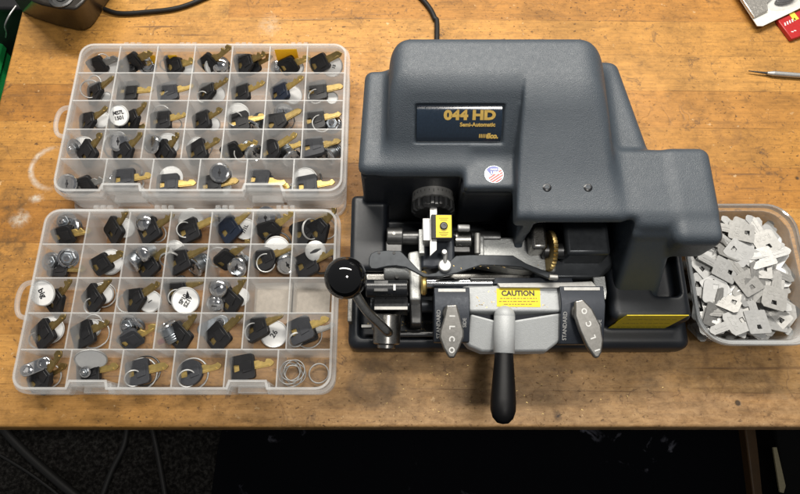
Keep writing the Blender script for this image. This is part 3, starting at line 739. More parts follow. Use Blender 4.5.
# brass filings that have settled in the tray, on the plates and on the bench in front
m = MB(); fr_ = random.Random(3)
def flake(x,y,z):
    s = fr_.uniform(.02,.055); a = fr_.uniform(0,6.28); M = Matrix.Translation((x,y,z+.02))@Matrix.Rotation(a,4,'Z')@Matrix.Rotation(fr_.uniform(-.5,.5),4,'X')
    m.prism([(-s*1.6,-s*.4),(s*1.3,-s*.6),(s*1.8,s*.3),(-s,s*.6)],-.006,.006,M)
for i in range(150): flake(fr_.uniform(-3,17),fr_.uniform(-9.3,-7.6),1.2)
for i in range(50): flake(fr_.uniform(6.4,12.6),fr_.uniform(-8.0,-6.5),7.2)
for i in range(160): flake(fr_.gauss(8,7),fr_.uniform(-16.6,-11.0),0.0)
for i in range(10): flake(fr_.uniform(2.5,12),fr_.uniform(-4.9,-4.5),8.25)
tag(m.build('brass_filings','bronze',smooth=0), kind='stuff')
# power cord
pc = smoothline([(3.3,11.0,2.2),(3.6,13.5,.9),P(437,30,.3),P(434.5,18,.3),P(428,6,.3),P(416,-6,.3),P(395,-16,.3)],10)
mp_(MB().tube(pc,.29,14),'power_cord','cable')

# ------------------------------------------------------------------ compartment boxes
BW, BD, BH = 27.9, 17.2, 4.2
def jogged(x0,y0,x1,y1,r,latches,depth):
    pts = []; n = 6
    for a_,b_ in latches:
        pts += [(a_,y0),(a_+.18,y0+depth),(b_-.18,y0+depth),(b_,y0)]
    q = rrect(x0,x1,y0,y1,r,n)              # starts at bottom right corner
    return pts+q
def make_box(loc, latches):
    root = empty('compartment_box', loc)
    x0,x1,y0,y1 = -BW/2,BW/2,-BD/2,BD/2
    out = jogged(x0+.3,y0+.3,x1-.3,y1-.3,1.3,latches,.62); inn = offset(out,.16)
    w = MB().ringprism(out,inn,.12,BH); part_ = w.build('side_wall','milky',root)
    ro = jogged(x0,y0,x1,y1,1.5,[(a-.05,b+.05) for a,b in latches],.62); ri = offset(ro,.30)
    MB().ringprism(ro,ri,BH-.75,BH-.55).build('rim_flange','milky',root)
    MB().ringprism(offset(ro,.0),offset(ro,.12),BH-1.5,BH-.75).build('rim_skirt','milky',root)
    MB().prism(offset(out,.02),0,.11).build('box_floor','milkyfloor',root)
    ix0,ix1,iy0,iy1 = x0+.48,x1-.48,y0+.48,y1-.48
    ph = (iy1-iy0)/5; t = .055; zt = BH-.12
    m = MB()
    for r in range(1,5): m.box(ix0,ix1,iy0+ph*r-t,iy0+ph*r+t,.12,zt)
    for c in range(1,7):
        x = ix0+(ix1-ix0)*c/7; m.box(x-t,x+t,iy0+ph+t+.01,iy1,.12,zt-.01)
    for c in range(1,6):
        x = ix0+(ix1-ix0)*c/6; m.box(x-t,x+t,iy0,iy0+ph-t-.01,.12,zt-.01)
    m.build('divider_grid','milky',root)
    m = MB(); e = .06
    for r in range(1,5): m.box(ix0,ix1,iy0+ph*r-e,iy0+ph*r+e,zt+.005,zt+.05)
    for c in range(1,7): x = ix0+(ix1-ix0)*c/7; m.box(x-e,x+e,iy0+ph,iy1,zt+.055,zt+.095)
    for c in range(1,6): x = ix0+(ix1-ix0)*c/6; m.box(x-e,x+e,iy0,iy0+ph,zt+.055,zt+.095)
    m.ringprism(offset(out,-.02),offset(out,.20),BH+.005,BH+.06)
    m.build('top_edges','milkyedge',root)
    # bead along the tops of the dividers
    for a_,b_ in latches:                     # catch ledges
        MB().box(a_+.3,b_-.3,y0+.25,y0+.98,1.6,1.85).box(a_+.3,b_-.3,y0+.25,y0+.38,.6,1.6).build('catch_ledge','milky',root,bev=.05)
    for hx in (-8.7,-2.9,2.9,8.7):            # hinge knuckles along the back
        m = MB()
        for k in range(3): m.cyl((hx-.9+.65*k,y1+.2,BH-.75),(hx-.5+.65*k,y1+.2,BH-.75),.24,n=14)
        m.build('hinge_knuckle','milky',root)
    # carrying loop on the left side
    L = smoothline([(x0+.15,1.55,BH-1.2),(x0-.9,1.4,BH-1.2),(x0-1.35,.7,BH-1.2),(x0-1.38,-.6,BH-1.2),(x0-.95,-1.6,BH-1.2),(x0+.15,-1.9,BH-1.2)],6)
    MB().tube(L,.23,12).build('carry_loop','milkyedge',root)
    return root
A0 = (-19.13, 12.2, .55); B0 = (-19.55, -6.05, 0.01)
lidx = MB(); lo = rrect(-13.7,13.7,-8.95,8.45,1.5); lidx.prism(lo,0,.1).ringprism(lo,offset(lo,.15),.1,.5)
lid = lidx.build('box_lid','milky',None,loc=(-19.13,12.0,.02)); tag(lid,'milky plastic lid lying flat beneath the far compartment box','lid')
def latch_x(px0,px1,py,cx): return (P(px0,py,4).x-cx, P(px1,py,4).x-cx)
boxA = make_box(A0, [latch_x(104,143,192,A0[0]), latch_x(245,283,193,A0[0])]); tag(boxA,'milky plastic compartment box of keys farther from the bench edge','compartment box','key sorting boxes')
boxB = make_box(B0, [latch_x(68,107,388,B0[0]), latch_x(228,267,388,B0[0])]); tag(boxB,'milky plastic compartment box of keys nearest the front bench edge','compartment box','key sorting boxes')

# ------------------------------------------------------------------ the little things inside
def bow_outline(kind):
    if kind == 'square': return [(x,y) for x,y in rrect(-2.1,0,-1.08,1.08,.28,4)]
    if kind == 'taper':
        p = [(-2.15,-.95),(-1.9,-1.2),(-1.5,-1.22),(-.15,-.62),(0,-.5),(0,.5),(-.15,.62),(-1.5,1.22),(-1.9,1.2),(-2.15,.95),(-2.25,0)]; return p
    if kind == 'round': return [(-1.1+1.15*math.cos(2*math.pi*i/26),1.1*math.sin(2*math.pi*i/26)) for i in range(26)]+[] 
    return [(x,y) for x,y in rrect(-1.9,0,-.85,.85,.3,4)]      # 'small'
def bow_mesh(kind, hole):
    o = MB(); p = bow_outline(kind); c = (-1.62,0)
    hp = []
    n = len(p)
    # ring between outline and a square hole: shrink outline points toward the hole by angle
    for x,y in p:
        a = math.atan2(y-c[1],x-c[0]); s = .30/max(abs(math.cos(a)),abs(math.sin(a))); hp.append((c[0]+s*math.cos(a), c[1]+s*math.sin(a)))
    th = .21
    if hole: o.ringprism(p,hp,-th,th)
    else: o.prism(p,-th,th)
    q = [(-1.05,-.5),(-.25,-.42),(-.25,.42),(-1.05,.5)]
    o.prism(q,th-.01,th+.06).prism(q,-th-.06,-th+.01)
    return o
def blade_mesh(seed, L=2.9):
    rnd = random.Random(seed); o = MB(); top = []; x = .05; y = .40
    top.append((0,.36)); top.append((.4,.36)); x = .55
    while x < L-.45:
        y = rnd.choice((.33,.22,.10,.02,.16)); top.append((x,y)); x += .14; top.append((x,y)); x += .13
    top += [(L-.28,.26),(L-.06,.0),(L,-.1)]
    bot = [(L-.12,-.24),(L-.3,-.35),(.0,-.35)]
    o.prism(ccw(top+bot),-.075,.075)
    o.box(.05,L-.45,-.26,-.12,-.115,.115)
    o.box(-2.05,-.1,-.36,.36,-.05,.05)
    return o
BOW = {}; BLADE = {}
def add_mesh(name, mesh, mat, parent, bev=0, seg=2):
    o = bpy.data.objects.new(name, mesh); COL.objects.link(o); o.parent = parent
    return o
def mesh_of(mb, key, mat, store, bev=0, seg=2, smooth=35):
    if key not in store:
        t = mb().build('m', mat, None, bev=bev, seg=seg, smooth=smooth); store[key] = t; COL.objects.unlink(t)
    return store[key]
def inst(proto, name, parent):
    o = proto.copy(); o.name = name; COL.objects.link(o); o.parent = parent; return o
STORE = {}
KCOL = {'k':'black','g':'grey','n':'navy'}
BCOL = {'b':'brass','d':'bronze','s':'nickel2'}
BCW = {'b':'bright brass','d':'dull brown brass','s':'silver'}
KCW = {'k':'black','g':'grey','n':'navy blue'}
SHW = {'square':'square head','taper':'tapered head','round':'round head','small':'small head','slim':'slim edge-on head'}
labels_used = {}
def setlabel(o, label, cat, group):
    labels_used.setdefault(label, []).append(o); tag(o, label, cat, group)
cnt_seed = [0]
def key(ctx, shape, hc, bc, h, t, zh=1.2, zt=2.4, roll=0, hole=True):
    zh += .4; zt += .35
    """h: head centre, t: blade tip (measured positions); built at real size and leant between them"""
    base_z = ctx['z']; cnt_seed[0] += 1
    a = P(h[0],h[1],base_z+zh); b = P(t[0],t[1],base_z+zt)
    d = (b-a).normalized(); up = Vector((0,0,1)); y = up.cross(d).normalized(); z = d.cross(y)
    rr = R(roll); y2 = y*math.cos(rr)+z*math.sin(rr); z2 = d.cross(y2)
    M = Matrix((( d.x,y2.x,z2.x,0),(d.y,y2.y,z2.y,0),(d.z,y2.z,z2.z,0),(0,0,0,1)))
    root = empty('key', a); root.rotation_euler = M.to_euler(); root.scale = (1.05,1.05,1.05)
    sh = 'small' if shape == 'slim' else shape
    bow = inst(mesh_of(lambda: bow_mesh(sh,hole),('bow',sh,hc,hole),KCOL[hc],STORE,bev=.09,seg=2),'bow',root); bow.location = Vector((1.05,0,0))*CM
    L = min(max((b-a).length/1.05-1.02,1.85),3.0); sd = cnt_seed[0]%7; Lq = round(L*4)/4
    bl = inst(mesh_of(lambda: blade_mesh(sd,Lq),('blade',sd,Lq,bc),BCOL[bc],STORE,bev=.012,seg=1),'blade',root); bl.location = Vector((1.02,0,0))*CM
    setlabel(root, f"{KCW[hc]} {SHW[shape]} key, {BCW[bc]} blade, {ctx['where']}", 'key', 'keys in the compartment boxes')
    return root
def place(root, pos, rot): root.location = Vector(pos)*CM; root.rotation_euler = tuple(R(x) for x in rot); return root
def lock(ctx, p, z=1.0, rot=(60,0,20), kind='cyl', s=1.0):
    z += .45; pos = P(p[0],p[1],ctx['z']+z); root = empty('cam_lock')
    if kind == 'cyl':
        def body():
            m = MB().lathe([(.72,-1.0),(.76,-.9),(.76,-.25),(.80,-.2),(.80,.45)],None,28); 
            for k in range(3): m.torus(.77,.05,Matrix.Translation((0,0,-.75+.22*k)),28,6)
            return m
        inst(mesh_of(body,'cyl_body','zinc',STORE),'lock_body',root)
        inst(mesh_of(lambda: MB().lathe([(.80,.45),(1.0,.48),(1.02,.62),(.95,.72),(.78,.76),(.74,.70),(0,.70)],None,36),'cyl_face','chrome',STORE),'lock_face',root)
        inst(mesh_of(lambda: MB().box(-.05,.05,-.4,.4,.69,.712).lathe([(.16,.69),(.16,.715),(0,.715)],None,12),'cyl_slot','ink',STORE),'keyway',root)
        w = 'grey metal lock cylinder with bright rim'
    elif kind == 'nut':
        inst(mesh_of(lambda: MB().lathe([(.45,-.25),(1.0,-.22),(1.02,-.1),(.45,-.06)],None,30).torus(.78,.09,Matrix.Translation((0,0,-.06)),30,8),'nut_washer','chrome',STORE),'washer',root)
        inst(mesh_of(lambda: MB().lathe([(.62,-.06),(.66,0),(.66,.34),(.58,.42),(.32,.42)],None,6),'nut_hex','zinc',STORE,bev=.05,smooth=20),'hex_nut',root)
        inst(mesh_of(lambda: MB().lathe([(.30,-.6),(.30,.60),(.24,.66),(.10,.66),(.08,.5),(0,.5)],None,18),'nut_stud','chrome',STORE),'stud',root)
        w = 'bright chrome nut and washer with stud'
    elif kind == 'dome':
        inst(mesh_of(lambda: MB().lathe([(.8,-.9),(.8,0),(.7,.05)],None,28),'dome_body','zinc',STORE),'lock_body',root)
        inst(mesh_of(lambda: MB().lathe([(.82,-.02),(.98,.02),(1.0,.18),(.93,.45),(.75,.68),(.45,.84),(0,.9)],None,36),'dome_cap','chrome',STORE,smooth=60),'dome_cap',root)
        inst(mesh_of(lambda: MB().box(-.25,.25,-.05,.05,.86,.91),'dome_slot','ink',STORE),'keyway',root)
        w = 'domed shiny chrome lock cap'
    elif kind == 'face':
        inst(mesh_of(lambda: MB().lathe([(.8,-.9),(.82,-.1),(.9,0)],None,28),'face_body','zinc',STORE),'lock_body',root)
        inst(mesh_of(lambda: MB().lathe([(.9,-.02),(.98,.06),(.98,.2),(.88,.26),(0,.26)],None,36),'face_disc','nickel3',STORE),'lock_face',root)
        inst(mesh_of(lambda: MB().prism([(-.55,-.06),(-.1,-.16),(.1,-.16),(.55,-.06),(.55,.06),(.1,.16),(-.1,.16),(-.55,.06)],.255,.28),'face_slot','ink',STORE),'keyway',root)
        w = 'pale lock face with dark key slot'
    elif kind == 'cam':
        def f():
            o = [(-.85+.62*math.cos(R(a)),.62*math.sin(R(a))) for a in range(90,271,15)]+[(.85+.62*math.cos(R(a)),.62*math.sin(R(a))) for a in range(-90,91,15)]
            return MB().prism(o,-.1,.1)
        inst(mesh_of(f,'cam_plate','zinc',STORE,bev=.04),'cam_plate',root)
        inst(mesh_of(lambda: MB().lathe([(.42,.1),(.42,.22),(.36,.28),(.2,.28),(.12,.18),(0,.18)],Matrix.Translation((.7,0,0)),20),'cam_bolt','chrome',STORE),'cam_bolt',root)
        w = 'oval bright silver cam plate'
    elif kind == 'bar':
        inst(mesh_of(lambda: MB().prism(rrect(-1.35,1.35,-.55,.55,.5,5),-.25,.2),'bar_plate','chrome',STORE,bev=.08),'bar_plate',root)
        for sx in (-.72,.72):
            q = inst(mesh_of(lambda: MB().lathe([(.48,.2),(.48,.34),(.36,.4),(.22,.4),(.2,.26),(0,.26)],None,24),'bar_bolt','chrome',STORE),'bar_bolt',root); q.location = Vector((sx,0,0))*CM
        w = 'chrome bar with two round bolt heads'
    root.scale = (s,)*3
    place(root,pos,rot); setlabel(root,f"{w}, {ctx['where']}",'lock part','lock parts in the compartment boxes'); return root
def tag_disc(ctx, p, z=.5, r=1.05, rot=(0,0,0), text=None, tr=0, rim=True, ts=.55):
    z += .5; pos = P(p[0],p[1],ctx['z']+z); root = empty('key_tag')
    inst(mesh_of(lambda: MB().lathe([(0,-.05),(r,-.05),(r,.05),(0,.05)],None,36),('tagd',r),'tag',STORE),'paper_disc',root)
    if rim: inst(mesh_of(lambda: MB().torus(r,.075,None,40,8),('tagr',r),'nickel3',STORE),'metal_rim',root)
    if text:
        m = MB(); lines = text.split('\n')
        for i,l in enumerate(lines): addtext(m,l,ts,Matrix.Rotation(R(tr),4,'Z')@Matrix.Translation((0,((len(lines)-1)/2-i)*ts*1.0,.06)),bold=.018)
        m.build('handwriting','ink',root,smooth=0)
    place(root,pos,rot); setlabel(root,f"round white paper {'tag with handwriting' if text else 'tag, blank'}, {ctx['where']}",'key tag','round tags in the compartment boxes'); return root
def ring(ctx, p, r=.95, z=.6, rot=(0,0,0), mat='nickel3', coil=True, thick=.06):
    pos = P(p[0],p[1],ctx['z']+z)
    pr = mesh_of(lambda: MB().torus(r,thick,None,44,8,coil=.11,turns=1.9) if coil else MB().torus(r,thick*1.5,None,44,8),('ring',r,mat,coil,thick),mat,STORE)
    o = pr.copy(); o.name = 'key_ring'; COL.objects.link(o)
    place(o,pos,rot); setlabel(o,f"{'large ' if r>1.2 else ('small ' if r<.75 else '')}{'dark' if mat!='nickel3' else 'silver'} metal ring, {ctx['where']}",'key ring','rings in the compartment boxes'); return o
ORD = ['first','second','third','fourth','fifth','sixth','seventh']
def C(box,r,c):
    return {'z': A0[2]+.12 if box=='far' else B0[2]+.12, 'where': f"{box} box, row {r}, compartment {c}"}
def K(b,r,c,*a,**k): key(C(b,r,c),*a,**k)
f_='far'; n_='near'
T=lambda b_,r_,c_,*a,**k: tag_disc(C(b_,r_,c_),*a,**k)
G=lambda b_,r_,c_,*a,**k: ring(C(b_,r_,c_),*a,**k)
L=lambda b_,r_,c_,*a,**k: lock(C(b_,r_,c_),*a,**k)
# far box
K(f_,1,1,'slim','k','s',(97,66),(117,57.5),roll=60); T(f_,1,1,(111,65),r=.8,z=.9,rot=(50,0,20)); G(f_,1,1,(103,60),r=.6,rot=(20,30,0))
K(f_,1,2,'slim','k','d',(134,62),(151,51.5),zh=1.5,zt=3.4,roll=65); L(f_,1,2,(147,65),z=.8,kind='nut',rot=(35,10,0)); K(f_,1,2,'small','k','d',(127,66.5),(141,64),zh=.8,zt=1.2)
K(f_,1,3,'taper','k','b',(175,66),(192,60.5),roll=35); G(f_,1,3,(166,65),r=.6,z=1.0,rot=(60,0,0)); T(f_,1,3,(187.5,68),r=.7,z=.8,rot=(40,0,0))
K(f_,1,4,'slim','k','d',(208,63.5),(230,45.5),zh=1.4,zt=4.0,roll=60); T(f_,1,4,(213,66),r=.9,z=1.0,rot=(70,0,40)); L(f_,1,4,(222,66),z=.9,kind='dome',rot=(30,0,0))
K(f_,1,5,'taper','k','d',(245,63.5),(264.5,52.5),zh=1.4,zt=2.9,roll=20); K(f_,1,5,'small','k','d',(251,66),(269,56.5),zh=1.0,zt=2.3,roll=25)
K(f_,1,6,'slim','k','b',(288,66),(305,58.5),roll=60); L(f_,1,6,(277,67),z=.7,kind='nut',rot=(30,0,0),s=.7); T(f_,1,6,(297,67.5),r=.7,z=.6,rot=(35,0,0))
for px_,w_,z0_,h_,lb_ in ((286.5,1.15,.9,2.7,'widest yellow paper slip standing at the back wall of the far box'),(171,.45,1.1,1.6,'small yellow slip at the back of the third compartment, far box'),(150.5,.3,1.0,1.7,'narrow yellow slip behind the chrome nut in the far box back row')):
    yp = MB().box(-w_,w_,-.02,.02,0,h_).build('paper_slip','yellowthin',None); q = PYp(px_,54,A0[1]+8.0); place(yp,(q.x,A0[1]+7.95,A0[2]+z0_),(-3,0,2)); tag(yp,lb_,'paper slip')
K(f_,1,7,'slim','k','d',(319,64),(342,52),zh=1.5,zt=3.0,roll=40); T(f_,1,7,(332,66),r=1.1,z=1.0,rot=(38,0,0),text='27\n15',tr=70,ts=.45)
K(f_,2,1,'taper','k','d',(96,92),(113,76),zh=1.2,zt=3.0); G(f_,2,1,(90.5,89.5),r=.95,z=1.6,rot=(15,10,0)); G(f_,2,1,(95,82),r=.65,z=1.3,rot=(20,0,0)); T(f_,2,1,(106,97),r=.55,z=.5)
K(f_,2,2,'square','k','b',(128,91.5),(149.5,89.5),zh=1.0,zt=1.4)
K(f_,2,3,'square','g','b',(168,92.5),(189,86.5),zh=1.2,zt=1.6); G(f_,2,3,(170,97),r=.6,z=1.3,rot=(50,0,0))
K(f_,2,4,'taper','k','d',(208,92),(228,78),zh=1.1,zt=3.0); T(f_,2,4,(217.5,94),r=.8,z=.7,rot=(50,0,50)); G(f_,2,4,(203,97),r=.55,z=1.4,rot=(30,0,0))
K(f_,2,5,'square','k','b',(241,93.5),(264.5,81.5),zh=1.1,zt=2.6)
K(f_,2,6,'square','n','b',(280,93),(303,76),zh=1.2,zt=3.2); T(f_,2,6,(293,95),r=.95,z=.6,rot=(15,20,0))
K(f_,2,7,'square','k','d',(317,91.5),(342,86),zh=1.2,zt=1.8); G(f_,2,7,(316,97),r=.75,z=1.5,rot=(15,0,0)); T(f_,2,7,(332,98),r=.6,z=.7,rot=(20,0,0))
K(f_,3,1,'taper','k','d',(88.5,122),(107,107),zh=1.2,zt=2.9); T(f_,3,1,(101,120),r=.9,z=.5,rot=(10,0,0))
T(f_,3,2,(119,115.5),r=1.0,z=2.5,rot=(28,-6,0),text='MS7L\n1501',tr=6,ts=.52); K(f_,3,2,'taper','k','d',(133,120),(146,101.5),zh=1.4,zt=3.4); K(f_,3,2,'slim','k','d',(118,126.5),(144,126),zh=1.0,zt=1.0,roll=40)
K(f_,3,3,'square','k','b',(161,121),(183.5,114.5),zh=1.3,zt=1.9); G(f_,3,3,(162,114),r=.85,z=1.2,rot=(20,0,0)); G(f_,3,3,(176,124),r=.55,z=.9,rot=(60,0,40))
K(f_,3,4,'square','k','d',(202,121.5),(223,107.5),zh=1.2,zt=2.8); T(f_,3,4,(213,124),r=.7,z=.5,rot=(40,0,40))
T(f_,3,5,(238,115),r=1.15,z=1.0,rot=(25,0,0)); K(f_,3,5,'square','k','b',(239,123),(261.5,116.5),zh=1.5,zt=2.0); G(f_,3,5,(235,119),r=.7,z=2.1,rot=(35,20,0)); L(f_,3,5,(257,124),z=.8,rot=(80,0,-30))
L(f_,3,6,(284.5,114),z=1.2,rot=(25,0,10)); K(f_,3,6,'taper','k','d',(277,123),(301,109.5),zh=1.9,zt=2.8); G(f_,3,6,(284,122),r=1.1,z=.9,mat='darksteel')
K(f_,3,7,'square','k','d',(314.5,120.5),(340,113.5),zh=1.2,zt=1.8); L(f_,3,7,(332,124),z=1.0,kind='nut',rot=(15,0,0)); G(f_,3,7,(321,124),r=.9,z=1.6,rot=(10,15,0))
L(f_,4,1,(73.5,149),z=.9,kind='nut',rot=(30,-20,0)); T(f_,4,1,(83,148),r=1.15,z=.7,rot=(15,0,0)); K(f_,4,1,'square','k','d',(88,153.5),(101,133),zh=1.5,zt=3.2)
G(f_,4,2,(111,146),r=1.15,z=1.4,rot=(80,0,80)); L(f_,4,2,(121,142.5),z=1.4,rot=(20,0,0)); K(f_,4,2,'taper','k','d',(124.5,153),(140.5,133),zh=1.7,zt=3.0)
L(f_,4,3,(155.5,144),z=1.1,rot=(35,0,-40)); T(f_,4,3,(168.5,144),r=1.05,z=.8,rot=(30,0,0)); K(f_,4,3,'square','k','d',(165.5,153.5),(178.5,131.5),zh=1.4,zt=3.4)
K(f_,4,4,'square','k','d',(197.5,152),(218.5,139),zh=1.4,zt=2.6); T(f_,4,4,(197,148),r=1.05,z=.8,rot=(20,0,0)); G(f_,4,4,(201,149),r=1.15,z=.6,mat='darksteel')
K(f_,4,5,'slim','k','b',(231,152),(257,141),roll=55); L(f_,4,5,(251.5,151),z=1.0,rot=(65,0,40)); G(f_,4,5,(243,153),r=.9,z=1.4,rot=(30,30,0))
K(f_,4,6,'round','k','b',(271,150.5),(296,133.5),zh=1.7,zt=3.4); K(f_,4,6,'small','k','b',(277,152),(298,144),zh=.8,zt=1.5); L(f_,4,6,(289.5,155),z=.8,rot=(75,0,30))
K(f_,4,7,'square','g','d',(313,147.5),(338,141),zh=1.7,zt=2.0,roll=-12); K(f_,4,7,'square','k','d',(311,149),(337,145),zh=1.0,zt=1.2,roll=-12); L(f_,4,7,(331.5,154),z=.9,rot=(70,0,-40)); G(f_,4,7,(322,151),r=.9,z=1.7,rot=(25,10,0))
L(f_,5,1,(70.5,185),z=1.1,rot=(15,0,0)); K(f_,5,1,'slim','k','s',(84,186),(103,179),zh=1.1,zt=1.8,roll=50)
K(f_,5,2,'square','g','b',(124,179.5),(148,175.5),zh=1.3,zt=1.6); G(f_,5,2,(131,174),r=1.15,z=.5,mat='darksteel',thick=.09); L(f_,5,2,(115.5,180.5),z=.8,kind='nut',rot=(50,0,60),s=.7); G(f_,5,2,(137,183),r=.6,z=.7,rot=(60,0,60))
T(f_,5,3,(171,178),r=1.2,z=.8,rot=(12,0,0),rim=False); K(f_,5,3,'square','g','b',(168,185),(193,182.5),zh=1.2,zt=1.5)
L(f_,5,4,(221.5,174),z=1.4,rot=(15,0,0)); K(f_,5,4,'square','k','d',(211,186),(240,179.5),zh=1.3,zt=1.8); T(f_,5,4,(225,189),r=.6,z=.4)
K(f_,5,5,'square','g','b',(258.5,180.5),(287,182.5),zh=1.0,zt=1.4); K(f_,5,5,'small','g','b',(262,183),(286,186),zh=.5,zt=.7); T(f_,5,5,(283,187),r=.5,z=.4,rim=False)
T(f_,5,6,(305,180),r=1.2,z=.9,rot=(12,0,0)); G(f_,5,6,(308.5,179),r=1.3,z=.6,mat='darksteel',thick=.09); K(f_,5,6,'square','g','b',(307,186.5),(336,181),zh=1.3,zt=2.0); L(f_,5,6,(294.5,189),z=.6,kind='nut',rot=(30,0,0),s=.6)
# near box
L(n_,1,1,(65.5,222),z=1.4,kind='nut',rot=(15,-10,0),s=1.05); L(n_,1,1,(71,226),z=.8,rot=(20,10,0)); K(n_,1,1,'slim','k','b',(63,235.5),(87,230),zh=1.3,zt=1.8,roll=45)
K(n_,1,2,'square','k','d',(114.5,230.5),(127.5,208),zh=1.4,zt=3.6); T(n_,1,2,(125,228),r=.9,z=.6,rot=(20,30,0))
L(n_,1,3,(146.5,222.5),z=1.4,kind='dome',rot=(10,0,0)); K(n_,1,3,'square','k','d',(150,231),(174.5,213),zh=1.7,zt=3.0); G(n_,1,3,(158,234),r=.8,z=1.6,rot=(15,0,0))
T(n_,1,4,(191,221),r=1.2,z=1.0,rot=(22,0,0),text='S',tr=10); K(n_,1,4,'square','k','b',(189,231),(212,219.5),zh=1.5,zt=2.3); G(n_,1,4,(184.5,230),r=.75,z=2.0,rot=(10,30,0))
L(n_,1,5,(221,217),z=1.0,rot=(30,0,0)); K(n_,1,5,'square','n','b',(229.5,229.5),(250.5,208.5),zh=1.5,zt=3.0); T(n_,1,5,(245,229),r=1.0,z=.8,rot=(18,12,0),text='7/1L',tr=70,ts=.5)
L(n_,1,6,(269,218),z=1.4,rot=(18,-15,0),s=1.1); K(n_,1,6,'taper','k','b',(270.5,230.5),(292.5,211),zh=1.6,zt=3.4,roll=40)
K(n_,1,7,'taper','k','d',(304,231),(325,214),zh=1.2,zt=2.0); K(n_,1,7,'taper','k','d',(319.5,229.5),(336,206.5),zh=1.9,zt=3.9); G(n_,1,7,(310.5,229),r=1.0,z=2.3,rot=(50,0,70)); G(n_,1,7,(326,229),r=1.0,z=1.0,rot=(10,20,0))
L(n_,2,1,(51,262),z=1.2,kind='nut',rot=(15,0,0),s=.95); L(n_,2,1,(68,258),z=1.5,kind='nut',rot=(20,15,0),s=.95); K(n_,2,1,'small','k','d',(58,268),(82,268.5),zh=.9,zt=1.2)
K(n_,2,2,'slim','k','d',(101,264.5),(122,252.5),zh=1.5,zt=2.6,roll=30); T(n_,2,2,(110.5,262),r=1.2,z=.7,rot=(10,0,0))
L(n_,2,3,(135,260),z=1.4,rot=(70,0,-30)); L(n_,2,3,(145.5,253),z=2.0,kind='dome',rot=(55,0,-50),s=.9); K(n_,2,3,'square','k','d',(148,265.5),(166,249),zh=1.3,zt=2.4)
T(n_,2,4,(175,250.5),r=.95,z=1.1,rot=(25,0,0),text='R.',tr=20); K(n_,2,4,'square','k','d',(179.5,261),(209.5,244),zh=1.6,zt=2.8); L(n_,2,4,(199,264.5),z=.9,rot=(60,0,-40)); G(n_,2,4,(170,259),r=.9,z=1.9,rot=(60,20,0))
G(n_,2,5,(218,257),r=.95,z=1.2,rot=(30,20,0)); K(n_,2,5,'slim','k','d',(225,260),(248,240),zh=1.6,zt=3.4,roll=50); L(n_,2,5,(240,265),z=.9,rot=(40,0,-25)); G(n_,2,5,(239,254),r=.9,z=1.2,rot=(70,0,-40))
T(n_,2,6,(277,249),r=1.2,z=1.0,rot=(25,0,0)); G(n_,2,6,(278,245),r=1.25,z=1.3,rot=(25,0,0),mat='darksteel',thick=.09); K(n_,2,6,'round','k','d',(265,259),(293,245.5),zh=1.6,zt=2.5); G(n_,2,6,(266,263),r=.85,z=2.0,rot=(15,0,0)); L(n_,2,6,(286,262),z=.9,rot=(50,0,30))
L(n_,2,7,(315.5,251),z=1.8,kind='face',rot=(18,0,25)); K(n_,2,7,'square','k','d',(306.5,264.5),(334.5,250),zh=1.3,zt=2.4); G(n_,2,7,(322,262),r=1.15,z=.7,rot=(5,0,0),mat='darksteel',thick=.09)
T(n_,3,1,(42.5,293),r=1.15,z=2.5,rot=(24,-4,0),text='big',tr=-65,ts=.75); K(n_,3,1,'taper','k','d',(56,300.5),(71.5,276.5),zh=1.5,zt=3.4); G(n_,3,1,(49,303),r=.7,z=1.5,rot=(70,0,-10))
K(n_,3,2,'square','k','d',(93.5,298.5),(110.5,277),zh=1.5,zt=3.2); G(n_,3,2,(103,295),r=1.15,z=.9,rot=(10,20,0)); T(n_,3,2,(103,294),r=.9,z=.6,rot=(15,20,0)); G(n_,3,2,(93,306),r=.75,z=1.6,rot=(20,0,0))
K(n_,3,3,'taper','k','d',(136,299),(160,281.5),zh=1.5,zt=3.0); T(n_,3,3,(150,301.5),r=1.0,z=.6,rot=(10,10,0),text='l',tr=-50); G(n_,3,3,(127,303),r=.85,z=1.2,rot=(15,0,0))
K(n_,3,4,'square','k','d',(177,290),(202,280),zh=1.6,zt=2.4,roll=10); T(n_,3,4,(185.5,300.5),r=1.2,z=1.6,rot=(20,15,0),text='SP10\nSZ19',tr=65,ts=.5); G(n_,3,4,(176,297),r=.7,z=2.0,rot=(20,30,0))
L(n_,3,5,(220,287.5),z=1.7,kind='dome',rot=(12,-10,30)); K(n_,3,5,'square','k','d',(230,301),(245.5,274.5),zh=1.4,zt=3.4); T(n_,3,5,(240,297),r=.9,z=.5,rim=False); L(n_,3,5,(217,303.5),z=.8,kind='dome',rot=(30,0,0))
pa = MB().box(-1.85,1.85,-1.55,1.4,0,.015); 
for px,c_ in ((274,6),(311,7)):
    q = pa.build('paper_liner','liner',None) if px==274 else pa.build('paper_liner','liner',None); place(q,P(px,297,.2)+Vector((0,0,0)),(0,0,1 if c_==6 else -1)); tag(q,f"white paper liner on the floor of {'the left' if c_==6 else 'the right'} empty compartment, near box",'paper liner','paper liners in the near box')
K(n_,4,1,'square','k','d',(44,334),(65,313.5),zh=1.6,zt=3.0); T(n_,4,1,(50,330),r=1.2,z=.8,rot=(5,10,0)); G(n_,4,1,(38,340),r=.75,z=1.4,rot=(30,0,0))
K(n_,4,2,'square','k','d',(83.5,334.5),(109,320.5),zh=1.5,zt=2.4); G(n_,4,2,(95,334),r=1.3,z=1.4,rot=(5,5,0)); G(n_,4,2,(94,322),r=.7,z=1.6,rot=(20,10,0)); T(n_,4,2,(92,328),r=.8,z=1.0,rot=(20,0,0))
